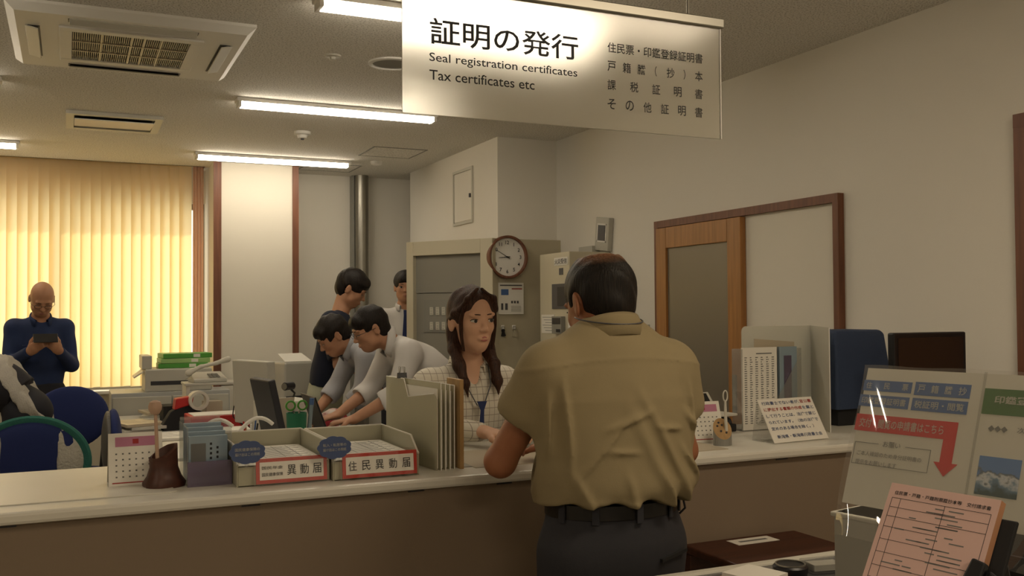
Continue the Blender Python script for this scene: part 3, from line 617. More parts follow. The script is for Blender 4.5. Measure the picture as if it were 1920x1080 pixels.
def clip(loc, lab, sc=1.0, R=None):
    t = thing('binder_clip', lab, 'clip', loc); 
    if R is not None: t.rotation_euler = R.to_euler()
    MB().slab([(-.014 * sc, -.006 * sc, 0), (-.014 * sc, .006 * sc, 0), (-.014 * sc, .002 * sc, .016 * sc), (-.014 * sc, -.002 * sc, .016 * sc)], (1, 0, 0), .028 * sc).build('clip_body', 'black', t)
    for s_ in (-1, 1): MB().tube([(-.008 * sc, s_ * .003 * sc, .014 * sc), (-.006 * sc, s_ * .008 * sc, .034 * sc), (.006 * sc, s_ * .008 * sc, .034 * sc), (.008 * sc, s_ * .003 * sc, .014 * sc)], .0012 * sc, 6).build('clip_handle', 'steel', t)
    return t
clip((.8905, 2.72, CT + .2375), 'black binder clip on top of the frosted folders')
# ---- right part of the counter
# notice board with writing
qa, qb, qc, qd = (1452, 832), (1552, 822), (1529, 729), (1430, 739)
base = atz(1452, 833, CT); base2 = atz(1553, 823, CT); dx_ = (base2 - base); W_ = dx_.length; rz_ = math.atan2(dx_.y, dx_.x)
t = thing('notice_stand', 'white standing notice with blue and red Japanese lines near the frosted divider', 'notice', tuple(base), rz_)
a = .52; Hh = .155; R = Matrix.Rotation(-a, 4, 'X')
m = MB(); m.T = R; m.box(0, W_, -.003, 0, 0.002, Hh)
L_ = [('行政書士でない者が、', 'b', '官公署', 'r'), ('に提出する書類の作成', 'r', 'を業と', 'b'), ('して行うことは、法律で禁じ', 'b', '', ''), ('られています。（他の法律で', 'b', '', ''), ('定めのある場合を除く。）', 'b', '', ''), ('新潟県・新潟県行政書士会', 'b', '', '')]
for i, (s1, k1, s2, k2) in enumerate(L_):
    z = Hh - .021 - i * .0225 - (.006 if i == 5 else 0); tw = W_ - .02; n1, n2 = len(s1), len(s2); f1 = n1 / (n1 + n2)
    if i == 4: tw *= .86
    x0_ = .010 if i < 5 else .022; tw = tw if i < 5 else tw - .02
    m.text(s1, (x0_, -.0035, z), (1, 0, 0), (0, 0, 1), tw * f1 - .002, .0125, 1 if k1 == 'b' else 2, .01)
    if s2: m.text(s2, (x0_ + tw * f1, -.0035, z), (1, 0, 0), (0, 0, 1), tw * (1 - f1), .0125, 1 if k2 == 'b' else 2, .01)
m.build('notice_card', ['paper', 'cloudblue', 'inkred'], t)
MB().slab([(0, .001, 0.001), (W_, .001, 0.001), (W_, .10, .001), (0, .10, .001)], (0, 0, 1), .002).slab([(0, .10, .001), (W_, .10, .001), (W_, Hh * math.sin(a), Hh * math.cos(a) - .004), (0, Hh * math.sin(a), Hh * math.cos(a) - .004)], (0, 1, .2), .002).build('card_foot', 'clear', t)
# phone on a cradle
q_ = atz(1385, 815, CT)
t = thing('card_terminal', 'black and white card terminal with a raised screen behind the log pen stand', 'terminal', (q_.x - .05, q_.y + .13, CT), .1); t.scale = (1.25, 1.1, 1.25)
MB().slab([(-.075, -.06, 0), (.075, -.06, 0), (.075, .07, 0), (-.075, .07, 0)], (0, 0, 1), .022).build('terminal_base', 'blackmatte', t, bevel=.004)
MB().slab([(-.07, -.05, .022), (-.07, .06, .022), (-.07, .06, .062), (-.07, -.04, .036)], (1, 0, 0), .14).build('terminal_body', 'dark', t, bevel=.004)
MB().box(-.078, .078, -.062, .02, .0445, .052).build('white_tray', 'offwhite', t, bevel=.003)
m = MB(); m.T = Matrix.Translation((0, .0, .052)) @ Matrix.Rotation(-.75, 4, 'X'); m.box(-.055, .055, 0, .008, .0, .075).box(-.045, .045, -.001, 0, .006, .07, 1).box(-.055, -.045, -.002, 0, 0, .075, 2); m.build('screen', ['offwhite', 'black', 'white'], t, bevel=.001)
# frosted divider: panel facing the customer with a return leg
pl_ = atz(1392, 808, CT + .0); 
DY = 2.86; a_ = aty(1391, 650, DY); b_ = aty(1555, 650, DY - .05); top = aty(1391, 612, DY).z
t = thing('frosted_divider', 'tall frosted plastic divider with rounded corners standing on the counter', 'divider', (a_.x, DY, CT)); W_ = aty(1520, 650, DY).x - a_.x; hh = top - CT
m = MB(); pts = [(0, 0, 0), (W_, 0, 0), (W_, 0, hh)] + [(.02 - .02 * math.sin(x), 0, hh - .02 + .02 * math.cos(x)) for x in np.linspace(0, math.pi / 2, 6)]
m.slab(pts, (0, 1, 0), .003); m.build('divider_panel', 'frosted', t)
P2 = Vector((b_.x - a_.x - .0, -.24, 0)); 
e_ = aty(1555, 700, DY - .24).x - a_.x
MB().slab([(W_, 0, 0), (e_, -.24, 0), (e_, -.24, hh - .004), (W_, 0, hh)], (1, 0, 0), .003).build('return_panel', 'frosted', t)
MB().tube([(e_ + .002, -.24, 0), (e_ + .002, -.24, hh - .004)], .002, 5).build('panel_edge', 'white', t)
# leaflet rack with papers in front of divider
RY = 2.78; a_ = aty(1392, 700, RY); b_ = aty(1503, 700, RY)
t = thing('paper_rack', 'clear rack holding a printed list and blue folders before the frosted divider', 'rack', (a_.x, RY, CT)); W_ = b_.x - a_.x; rt = aty(1392, 655, RY).z - CT
MB().box(0, .002, 0, .06, 0, rt).box(W_ - .002, W_, 0, .06, 0, rt).box(0, W_, .058, .06, 0, rt).box(0, W_, 0, .06, 0, .002).build('clear_case', 'clear', t)
MB().slab([(.002, -.0005, .02), (W_ - .002, -.0005, .02), (W_ - .002, -.0005, rt - .02), (W_ * .55, -.0005, .1), (.06, -.0005, .02)], (0, 1, 0), .001).build('front_flap', 'clear', t)
s = thing('printed_list', 'yellowish printed list with columns of tiny writing in the clear rack', 'papers', (a_.x + .004, RY + .006, CT + .003)); ww = W_ * .58
m = MB().box(0, ww, 0, .006, 0, rt + .002); m.box(ww * .4, ww * .85, -.0006, 0, rt - .022, rt - .018, 1)
for c_ in range(6): textlines(m, .01 + c_ * ww / 6.4, .01 + c_ * ww / 6.4 + .011, rt - .03, .02, 30, 0, 1, seed=c_, fill=.4)
m.build('sheets', ['paper', 'inkgrey'], s)
s = thing('blue_folder', 'blue translucent folders standing at the right side of the clear rack', 'folder', (a_.x + W_ * .64, RY + .006, CT + .003))
MB().box(0, W_ * .30, 0, .012, 0, rt + .002).build('folder_cover', 'bluepaper', s); MB().box(.02, W_ * .2, -.002, 0, .02, rt - .03).build('front_folder', 'lilac', s)
q1 = aty(1415, 700, RY + .03); q2 = aty(1490, 700, RY + .03); zt2 = aty(1450, 636, RY + .03).z - CT
s = thing('grey_card', 'grey brown card sticking up behind the printed list in the rack', 'card', (q1.x, RY + .030, CT + .003)); MB().slab([(0, 0, 0), (q2.x - q1.x, 0, 0), (q2.x - q1.x, 0, zt2 - .014), (0, 0, zt2)], (0, 1, 0), .003).build('card_sheet', 'edge', s)
# covered machine
MY = 2.90; a_ = aty(1557, 700, MY - .15); b_ = aty(1650, 620, MY); zt_ = aty(1600, 617, MY).z
cx_ = aty(1608, 700, MY - .15).x; w_ = (aty(1662, 690, MY - .15).x - a_.x)
t = thing('covered_machine', 'office machine under a dark navy cloth cover with a black base', 'machine', (a_.x + w_ / 2 + .025, MY - .15, CT)); hz = zt_ - CT
MB().box(-w_ / 2 + .01, w_ / 2 - .01, .0, .22, 0, .07).build('machine_base', 'blackmatte', t, bevel=.004)
m = MB(); 
def ringpts(sx, y0, y1, z, sh=0): return [(-sx, y0, z), (sx + sh, y0, z), (sx + sh, y1, z), (-sx, y1, z)]
lv = [ringpts(w_ / 2 + .006, -.012, .232, .062), ringpts(w_ / 2 + .004, -.008, .228, .14), ringpts(w_ / 2 - .004, -.002, .222, hz * .6, -.004), ringpts(w_ / 2 - .012, .01, .21, hz - .012, -.010), ringpts(w_ / 2 - .02, .02, .2, hz, -.016)]
vs = [p for l in lv for p in l]; m.add(vs, [(4 * k_ + i, 4 * k_ + (i + 1) % 4, 4 * k_ + 4 + (i + 1) % 4, 4 * k_ + 4 + i) for k_ in range(4) for i in range(4)] + [(16, 17, 18, 19)])
m.build('cloth_cover', 'navycover', t, bevel=.008, smooth=True)
d_ = MB().lathe([(.001, -.001), (.009, -.001), (.009, .003), (.001, .004)], n=12).build('dial', 'steel', t); d_.rotation_euler = (math.pi / 2, 0, 0); d_.location = (.03, -.001, .035)
# monitor at the right
MY = 2.52; a_ = aty(1676, 660, MY); b_ = aty(1812, 660, MY); zt_ = aty(1740, 623, MY).z
t = thing('computer_monitor', 'black framed monitor with a dark reddish screen at the right end of the counter', 'monitor', ((a_.x + b_.x) / 2, MY, CT)); w_ = (b_.x - a_.x) / 2; hz = zt_ - CT
MB().box(-w_, w_, 0, .03, hz - .22, hz).build('bezel', 'black', t, bevel=.006)
MB().box(-w_ + .02, w_ - .018, -.002, 0, hz - .20, hz - .018).build('screen', 'screenbrown' if 'screenbrown' in M else 'darkwood', t)
MB().box(-.03, .03, .03, .06, .01, hz - .08).build('neck', 'black', t); MB().box(-.10, .10, -.04, .12, 0, .012).build('foot', 'black', t, bevel=.004)
# ------------------------------------------------------------------ writing desk in the foreground with forms rack
DZ = .90
pe = atz(1440, 1051, DZ); DYb = pe.y
t = thing('writing_desk', 'glass topped writing desk in the right foreground with a pale edge', 'desk', (.62, DYb, 0)); W_ = 1.75; D_ = .62
MB().box(0, W_, -.028, 0, DZ - .035, DZ + .003).box(0, .028, -D_, -.028, DZ - .035, DZ + .003).box(W_ - .028, W_, -D_, -.028, DZ - .035, DZ + .003).box(.028, W_ - .028, -D_, -D_ + .028, DZ - .035, DZ + .003).build('edge_frame', 'offwhite', t, bevel=.005)
MB().box(.028, W_ - .028, -D_ + .028, -.028, DZ - .03, DZ - .002).build('desk_top', 'glassdark' if 'glassdark' in M else 'dark', t)
for x in (.04, W_ - .04):
    for y in (-.04, -D_ + .04): MB().cyl((x, y, 0), (x, y, DZ - .035), .02, n=14).build('leg', 'steel', t)
# items on the desk
q_ = atz(1482, 1075, DZ); s = thing('ink_pad', 'round black ink pad on the writing desk', 'ink pad', (q_.x, q_.y, DZ))
MB().lathe([(.001, 0), (.036, 0), (.038, .006), (.038, .016), (.034, .020), (.001, .020)]).build('pad_body', 'black', s, smooth=True); d_ = ring(MB(), .030, .033, -.0225, -.020, 30).build('lid_ring', 'steel', s); d_.rotation_euler = (-math.pi / 2, 0, 0)
q_ = atz(1408, 1082, DZ); s = thing('memo_tray', 'cream memo sheets at the lower edge beside the ink pad', 'papers', (q_.x, q_.y, DZ), .3)
MB().box(-.05, .05, -.06, .04, 0, .012).build('sheets', 'paper', s); MB().box(-.055, .055, -.065, .045, -.0, .003).build('memo_base', 'pinkedge', s)
q_ = atz(1545, 1068, DZ); s = thing('clear_case', 'small clear plastic case behind the ink pad on the writing desk', 'box', (q_.x, q_.y, DZ), -.2)
MB().box(-.045, .045, -.03, .03, 0, .022).build('case_body', 'clear', s, bevel=.003); MB().box(-.035, .035, -.02, .02, .003, .016).build('case_contents', 'greylight', s)
q_ = atd(1622, 1050, 1.95); s = thing('white_bin', 'pale grey upright box behind the pink forms', 'box', (q_.x + .01, q_.y, DZ), .2)
bz = atd(1600, 962, 1.95).z - DZ
MB().slab([(-.045, -.05, 0), (.06, -.05, 0), (.06, .05, 0), (-.045, .05, 0)], (0, 0, 1), bz).build('box_body', 'greylight', s, bevel=.004)
MB().box(-.05, .065, -.055, .055, bz - .01, bz).build('box_lid', 'offwhite', s, bevel=.003)
# poster frame: horizontal direction away-left, leaning back 20 degrees
th = math.radians(11.3); Hd = Vector((-math.sin(th), math.cos(th), 0)); xd = -Hd                       # xd: rightwards along the sheet (nearer)
nh = Vector((-math.cos(th), -math.sin(th), 0)); lean = math.radians(20)
upv = (Vector((0, 0, 1)) * math.cos(lean) - nh * math.sin(lean)).normalized(); nn = xd.cross(upv).normalized()
O = atd(1630, 690, 1.70)
R3 = Matrix((xd, upv, nn)).transposed().to_4x4(); R3.translation = O
stand = thing('poster_stand', 'large laminated information poster on a stand at the right foreground', 'poster'); stand.matrix_world = R3
def mbl(): return MB()
def sheet_rect(m, x0, x1, y0, y1, z, mi, th_=.0004): return m.box(x0, x1, y0, y1, z, z + th_, mi)
# local x right, y up (0 at the top edge), z toward the viewer
m = mbl(); sheet_rect(m, -.002, .60, -.24, 0, -.003, 0, .003); m.build('backing_board', 'offwhite', stand)
def pin(px_, py_):                 # pixel -> sheet coordinates on the poster plane
    d = ray(px_, py_); tt = (O - CAM).dot(nn) / d.dot(nn); q = CAM + d * tt - O; return q.dot(xd), q.dot(upv)
def prect(m, pa, pb, mi, z=.0004):
    (x0, y0), (x1, y1) = pin(*pa), pin(*pb); return sheet_rect(m, min(x0, x1), max(x0, x1), min(y0, y1), max(y0, y1), z, mi), (x0, y0, x1, y1)
m = mbl()
r1 = {}
for nme, pa, pb in (('a', (1622, 712), (1708, 738)), ('b', (1718, 716), (1818, 748)), ('c', (1614, 739), (1702, 768)), ('d', (1712, 746), (1812, 778))):
    _, r1[nme] = prect(m, pa, pb, 0)
def lab(m, txt, rc, hfrac=.55, mi=1, spread=False):
    x0, y0, x1, y1 = rc; x0, x1 = sorted((x0, x1)); y0, y1 = sorted((y0, y1)); hh_ = (y1 - y0) * hfrac; yb = y0 + (y1 - y0) * (1 - hfrac) / 2; ww_ = x1 - x0
    if spread:
        cw = hh_ * .95
        for i, ch in enumerate(txt): m.text(ch, (x0 + .006 + (ww_ - .012 - cw) * i / (len(txt) - 1), yb, .001), (1, 0, 0), (0, 1, 0), cw, hh_, mi, .008)
    else: m.text(txt, (x0 + .005, yb, .001), (1, 0, 0), (0, 1, 0), ww_ - .010, hh_, mi, .008)
lab(m, '住民票', r1['a'], .6, 1, True); lab(m, '戸籍謄抄', r1['b'], .6, 1, True); lab(m, '印鑑登録証明書', r1['c'], .6); lab(m, '税証明・閲覧', r1['d'], .6)
m.build('blue_heading', ['bluesign', 'greylight'], stand)
m = mbl(); x0, y0 = pin(1608, 775); x1, y1 = pin(1797, 797); _, yb = pin(1605, 806); x2, _ = pin(1768, 830); xs, ys = pin(1785, 870); xt, yt = pin(1771, 894); xL, _ = pin(1757, 873); xR2, _ = pin(1792, 873)
m.slab([(x0, yb, .0004), (x2, yb, .0004), (x2, ys, .0004), (x2 - .010, ys, .0004), ((x2 + x1) / 2, yt, .0004), (x1 + .010, ys, .0004), (x1, ys, .0004), (x1, y0, .0004), (x0, y0, .0004)], (0, 0, 1), .0004)
hh_ = (y0 - yb) * .55; m.text('交付・閲覧の申請書はこちら', (x0 + .008, yb + (y0 - yb) * .22, .001), (1, 0, 0), (0, 1, 0), (x1 - x0) - .03, hh_, 1, .008)
m.build('red_arrow', ['redarrow', 'greylight'], stand)
m = mbl(); x0, y0 = pin(1604, 828); x1, _ = pin(1745, 850); _, y1 = pin(1600, 868)
for a4 in ((x0, x1, y1, y1 + .0008), (x0, x0 + .0008, y1, y0), (x1 - .0008, x1, y1, y0), (x0, x0 + .045, y0, y0 + .0008), (x1 - .045, x1, y0, y0 + .0008)): m.box(a4[0], a4[1], a4[2], a4[3], .0004, .0008, 0)
m.text('お願い', ((x0 + x1) / 2, y0 - .004, .001), (1, 0, 0), (0, 1, 0), .032, .010, 0, 0, 'C'); m.text('ご本人確認のため身分証明書の', (x0 + .008, y0 - .022, .001), (1, 0, 0), (0, 1, 0), (x1 - x0) * .85, .008, 0); m.text('提示をお願いします', (x0 + .008, y0 - .037, .001), (1, 0, 0), (0, 1, 0), (x1 - x0) * .55, .008, 0)
m.build('request_box', ['inkgrey'], stand)
m = mbl(); gx, gy0 = pin(1848, 728); _, gy1 = pin(1846, 776); m.box(gx, gx + .16, gy1, gy0, .0004, .0008, 0); m.text('印鑑登録証明書', (gx + .018, gy0 - .024, .001), (1, 0, 0), (0, 1, 0), .12, .013, 1, .02); m.build('green_heading', ['greensign', 'greylight'], stand)
m = mbl(); gx, gy = pin(1853, 803)
for i in range(3): m.slab([(gx + .010 * i, gy, .0004), (gx + .010 * i + .005, gy - .005, .0004), (gx + .010 * i + .010, gy, .0004), (gx + .010 * i + .005, gy + .005, .0004)], (0, 0, 1), .0005)
m.text('次のいずれか', (gx + .045, gy - .004, .001), (1, 0, 0), (0, 1, 0), .08, .009, 1); m.build('small_print', ['inkgrey', 'inkgrey'], stand)
x0, y0 = pin(1838, 854); x1, y1 = pin(1911, 904); y1 = y0 - .060; m = mbl(); m.box(x0, x1, y1, y0, .0004, .0008)
m.build('mountain_photo', 'mountain' if 'mountain' in M else 'bluesign', stand)
m = mbl(); sx_, _ = pin(1840, 760); m.box(sx_ - .002, sx_ + .002, -.26, .002, .0012, .0022); m.build('sleeve_seam', 'clear', stand)
# clear sleeve with slight waves, hanging lower than the paper
m = mbl(); nx, ny = 110, 60; vs = []
for j in range(ny):
    for i in range(nx):
        x = -.006 + .6 * i / (nx - 1); y = .004 - .30 * j / (ny - 1)
        vs.append((x, y, .006 + .0030 * math.sin(40 * (.6 * y + .8 * x) + 2 * math.sin(x * 9)) + .0010 * math.sin(25 * y - x * 20) + (0 if j < 45 else (j - 45) * .0007 * math.sin(x * 50))))
m.add(vs, [(j * nx + i, j * nx + i + 1, (j + 1) * nx + i + 1, (j + 1) * nx + i) for j in range(ny - 1) for i in range(nx - 1)]); m.build('plastic_sleeve', 'sleeve_plastic', stand, smooth='keep')
def w2l(P): q = Vector(P) - O; return Vector((q.dot(xd), q.dot(upv), q.dot(nn)))
m = mbl()
for xx in (.10, .50):
    a_ = O + xd * xx + nn * -.006; b_ = Vector((a_.x, a_.y, DZ + .0)) - nh * .0
    bot = O + xd * xx + upv * -.30 - nn * .006; foot = Vector((bot.x - nh.x * -.0, bot.y, DZ + .012))
    m.tube([w2l(O + xd * xx - nn * .006 - upv * .01), w2l(bot), w2l(foot)], .006, 8)
    back = foot - nh * .16; m.tube([w2l(O + xd * xx - nn * .006 - upv * .06), w2l(back)], .006, 8)
m.build('stand_leg', 'black', stand)
# pink application forms pad on a leaning clipboard rack
PO = atd(1673, 905, 1.42); th2 = math.radians(9); xd2 = Vector((math.sin(th2), -math.cos(th2), 0)); nh2 = Vector((-math.cos(th2), -math.sin(th2), 0)); ln = math.radians(30)
up2 = (Vector((0, 0, 1)) * math.cos(ln) - nh2 * math.sin(ln)).normalized(); n2 = xd2.cross(up2).normalized()
Rp = Matrix((xd2, up2, n2)).transposed().to_4x4(); Rp.translation = PO
pad = thing('form_pad', 'thick pad of pink application forms leaning in the right foreground', 'papers'); pad.matrix_world = Rp
PW, PH = .165, .25
m = MB().box(0, PW, -PH, 0, -.012, 0); m.build('pad_sheets', 'pinkedge', pad)
m = MB().box(0, PW, -PH, 0, 0, .0006)
m.text('住民票・戸籍・戸籍附票謄抄本等　交付請求書', (.010, -.017, .0008), (1, 0, 0), (0, 1, 0), PW - .02, .006, 1, .01)
rr = random.Random(3)
for y in (-.022, -.036, -.050, -.066, -.085, -.104, -.124, -.142, -.160, -.180, -.200, -.22): m.box(.008, PW - .008 if rr.random() < .6 else PW * .55, y - .0003, y + .0003, .0006, .0009, 1)
for x in (.008, .022, PW * .55, PW - .008): m.box(x - .0003, x + .0003, -.225, -.022, .0006, .0009, 1)
for k_ in range(60):
    x = rr.uniform(.012, PW - .05); y = -.028 - .0064 * (k_ // 2); m.box(x, x + rr.uniform(.01, .035), y - .0008, y + .0008, .0006, .0009, 2)
m.build('printed_form', ['pink', 'ink', 'inkgrey'], pad)
rk = thing('form_rack', 'black leaning rack holding the pink form pad', 'rack'); Rk = Rp.copy(); Rk.translation = PO - n2 * .014; rk.matrix_world = Rk
lz = (PO.z - DZ) / math.cos(ln)
MB().box(-.0, PW + .02, -lz + .012, -.02, -.006, 0).build('back_plate', 'blackmatte', rk, bevel=.002)
MB().box(0, PW + .02, -lz + .012, -lz + .016, 0, .03).build('ledge', 'blackmatte', rk)
m = MB(); foot = Vector((0, -lz + .02, 0)); 
for xx in (.02, PW): 
    a_ = Vector((xx, -.05, -.006)); wpt = PO + xd2 * xx - nh2 * .08 - up2 * .0; wpt.z = DZ + .004; q_ = wpt - (PO - n2 * .014); m.tube([a_, Vector((q_.dot(xd2), q_.dot(up2), q_.dot(n2)))], .005, 6)
m.build('prop_leg', 'black', rk)
# black clip at the pad's right edge and white clipboard
cpos = PO + xd2 * (PW - .006) - up2 * .105 + n2 * .002
ck2 = thing('bulldog_clip', 'black plastic clip gripping the right edge of the pink forms', 'clip'); Rc = Rp.copy(); Rc.translation = cpos; ck2.matrix_world = Rc
MB().slab([(-.014, -.03, 0), (.014, -.034, 0), (.016, .014, .0), (-.004, .018, .0)], (0, 0, 1), .012).build('clip_jaw', 'black', ck2, bevel=.003)
MB().slab([(.012, -.04, -.01), (.03, -.042, -.01), (.034, .0, -.01), (.018, .008, -.01)], (0, 0, 1), .014).build('clip_grip', 'black', ck2, bevel=.003)
q_ = atz(1885, 1075, DZ + .05)
s = thing('paper_holder', 'pale grey form holder at the lower right corner', 'holder', (atz(1895, 1070, DZ).x, atz(1895, 1070, DZ).y, DZ), .15)
zz = atz(0, 0, 1).z
MB().slab([(-.05, -.10, 0), (.12, -.10, 0), (.12, .06, 0), (-.05, .06, 0)], (0, 0, 1), .03).build('holder_body', 'greylight', s, bevel=.003); MB().box(-.04, .11, -.09, .05, .03, .036).build('sheets', 'paper', s)
s = thing('display_box', 'black open display box behind the pink forms at the right edge', 'box', tuple(atd(1935, 960, 1.68) * 1), .15); s.location.z = DZ
hb = atd(1900, 945, 1.68).z - DZ
MB().box(-.10, .14, .0, .008, 0, hb).box(-.10, -.092, -.16, 0, 0, hb * .7).box(-.10, .14, -.16, 0, 0, .006).box(.132, .14, -.16, 0, 0, hb * .7).build('box_shell', 'blackmatte', s)
# ------------------------------------------------------------------ people: smooth distance fields turned into continuous meshes
mat('skin', 'b98a6c', .55, noise=(30, 'b08062', .3)); mat('skintan', 'a06a4a', .5, noise=(30, '945e40', .3)); mat('skinlight', 'd0a488', .5)
mat('lip', 'a8625a', .45); mat('lipm', '9a6453', .5)
def hairmat(name, c1, c2, sc=(60, 60, 6)):
    m = mat(name, c1, .5, spec=.25); nt = m.node_tree; b = nt.nodes['Principled BSDF']; tc = nt.nodes.new('ShaderNodeTexCoord'); mp = nt.nodes.new('ShaderNodeMapping'); mp.inputs['Scale'].default_value = sc
    n = nt.nodes.new('ShaderNodeTexNoise'); n.inputs['Scale'].default_value = 4; n.inputs['Detail'].default_value = 4
    r = nt.nodes.new('ShaderNodeValToRGB'); r.color_ramp.elements[0].position = .35; r.color_ramp.elements[1].position = .7; r.color_ramp.elements[0].color = lin(c1) + (1,); r.color_ramp.elements[1].color = lin(c2) + (1,)
    bp = nt.nodes.new('ShaderNodeBump'); bp.inputs['Strength'].default_value = .6; bp.inputs['Distance'].default_value = .004
    for a, b_ in ((tc.outputs['Object'], mp.inputs[0]), (mp.outputs[0], n.inputs['Vector']), (n.outputs[0], r.inputs[0]), (r.outputs[0], b.inputs['Base Color']), (n.outputs[0], bp.inputs['Height']), (bp.outputs[0], b.inputs['Normal'])): nt.links.new(a, b_)
    return m
hairmat('hair', '120e0c', '241c18'); hairmat('hairbrown', '281710', '4a2f21'); hairmat('hairgrey', '1e1a17', '3c352e')
mat('eyewhite', 'd8d2c8', .3); mat('iris', '160e0a', .2); mat('lens', '101010', .2)
mat('khaki', '948665', .85, noise=(7, '8b7d5e', .3), bump=(420, .25, .001)); mat('trousers', '2a2a30', .85, bump=(300, .2, .001)); mat('leather', '14110f', .4)
mat('whiteshirt', 'cfccc9', .8); mat('greyshirt', 'a6a7ac', .8); mat('denim', '22345e', .85, noise=(9, '1c2c50', .3)); mat('navytee', '161d30', .9); mat('vest', '25232a', .9); mat('vestside', 'b5b0a6', .9, bump=(120, .8, .01)); mat('palepants', 'a9ab95', .85); mat('darkpants', '1e1f27', .85); mat('skirt', '23242c', .85)
def plaid():
    m = mat('plaid', 'd9d4c6', .8); nt = m.node_tree; b = nt.nodes['Principled BSDF']; tc = nt.nodes.new('ShaderNodeTexCoord'); sp_ = nt.nodes.new('ShaderNodeSeparateXYZ'); nt.links.new(tc.outputs['Object'], sp_.inputs[0])
    def stripe(sock, per, wd):
        a = nt.nodes.new('ShaderNodeMath'); a.operation = 'MULTIPLY'; a.inputs[1].default_value = 1 / per; nt.links.new(sock, a.inputs[0])
        f = nt.nodes.new('ShaderNodeMath'); f.operation = 'FRACT'; nt.links.new(a.outputs[0], f.inputs[0])
        l = nt.nodes.new('ShaderNodeMath'); l.operation = 'LESS_THAN'; l.inputs[1].default_value = wd; nt.links.new(f.outputs[0], l.inputs[0]); return l.outputs[0]
    s1, s2 = stripe(sp_.outputs[0], .0215, .085), stripe(sp_.outputs[2], .024, .085)
    mx = nt.nodes.new('ShaderNodeMath'); mx.operation = 'MAXIMUM'; nt.links.new(s1, mx.inputs[0]); nt.links.new(s2, mx.inputs[1])
    c = nt.nodes.new('ShaderNodeMixRGB'); c.inputs[1].default_value = lin('d6d0c2') + (1,); c.inputs[2].default_value = lin('9a9084') + (1,); nt.links.new(mx.outputs[0], c.inputs[0]); nt.links.new(c.outputs[0], b.inputs['Base Color'])
plaid()
A3 = lambda *a: np.array(a, dtype=np.float32)
def axis(lo, hi, fine, fr, coarse):
    out = [lo]; 
    while out[-1] < hi:
        x = out[-1]; inf = any(a - coarse <= x < b for a, b in fr); out.append(x + (fine if inf else coarse))
    return np.array(out, dtype=np.float32)
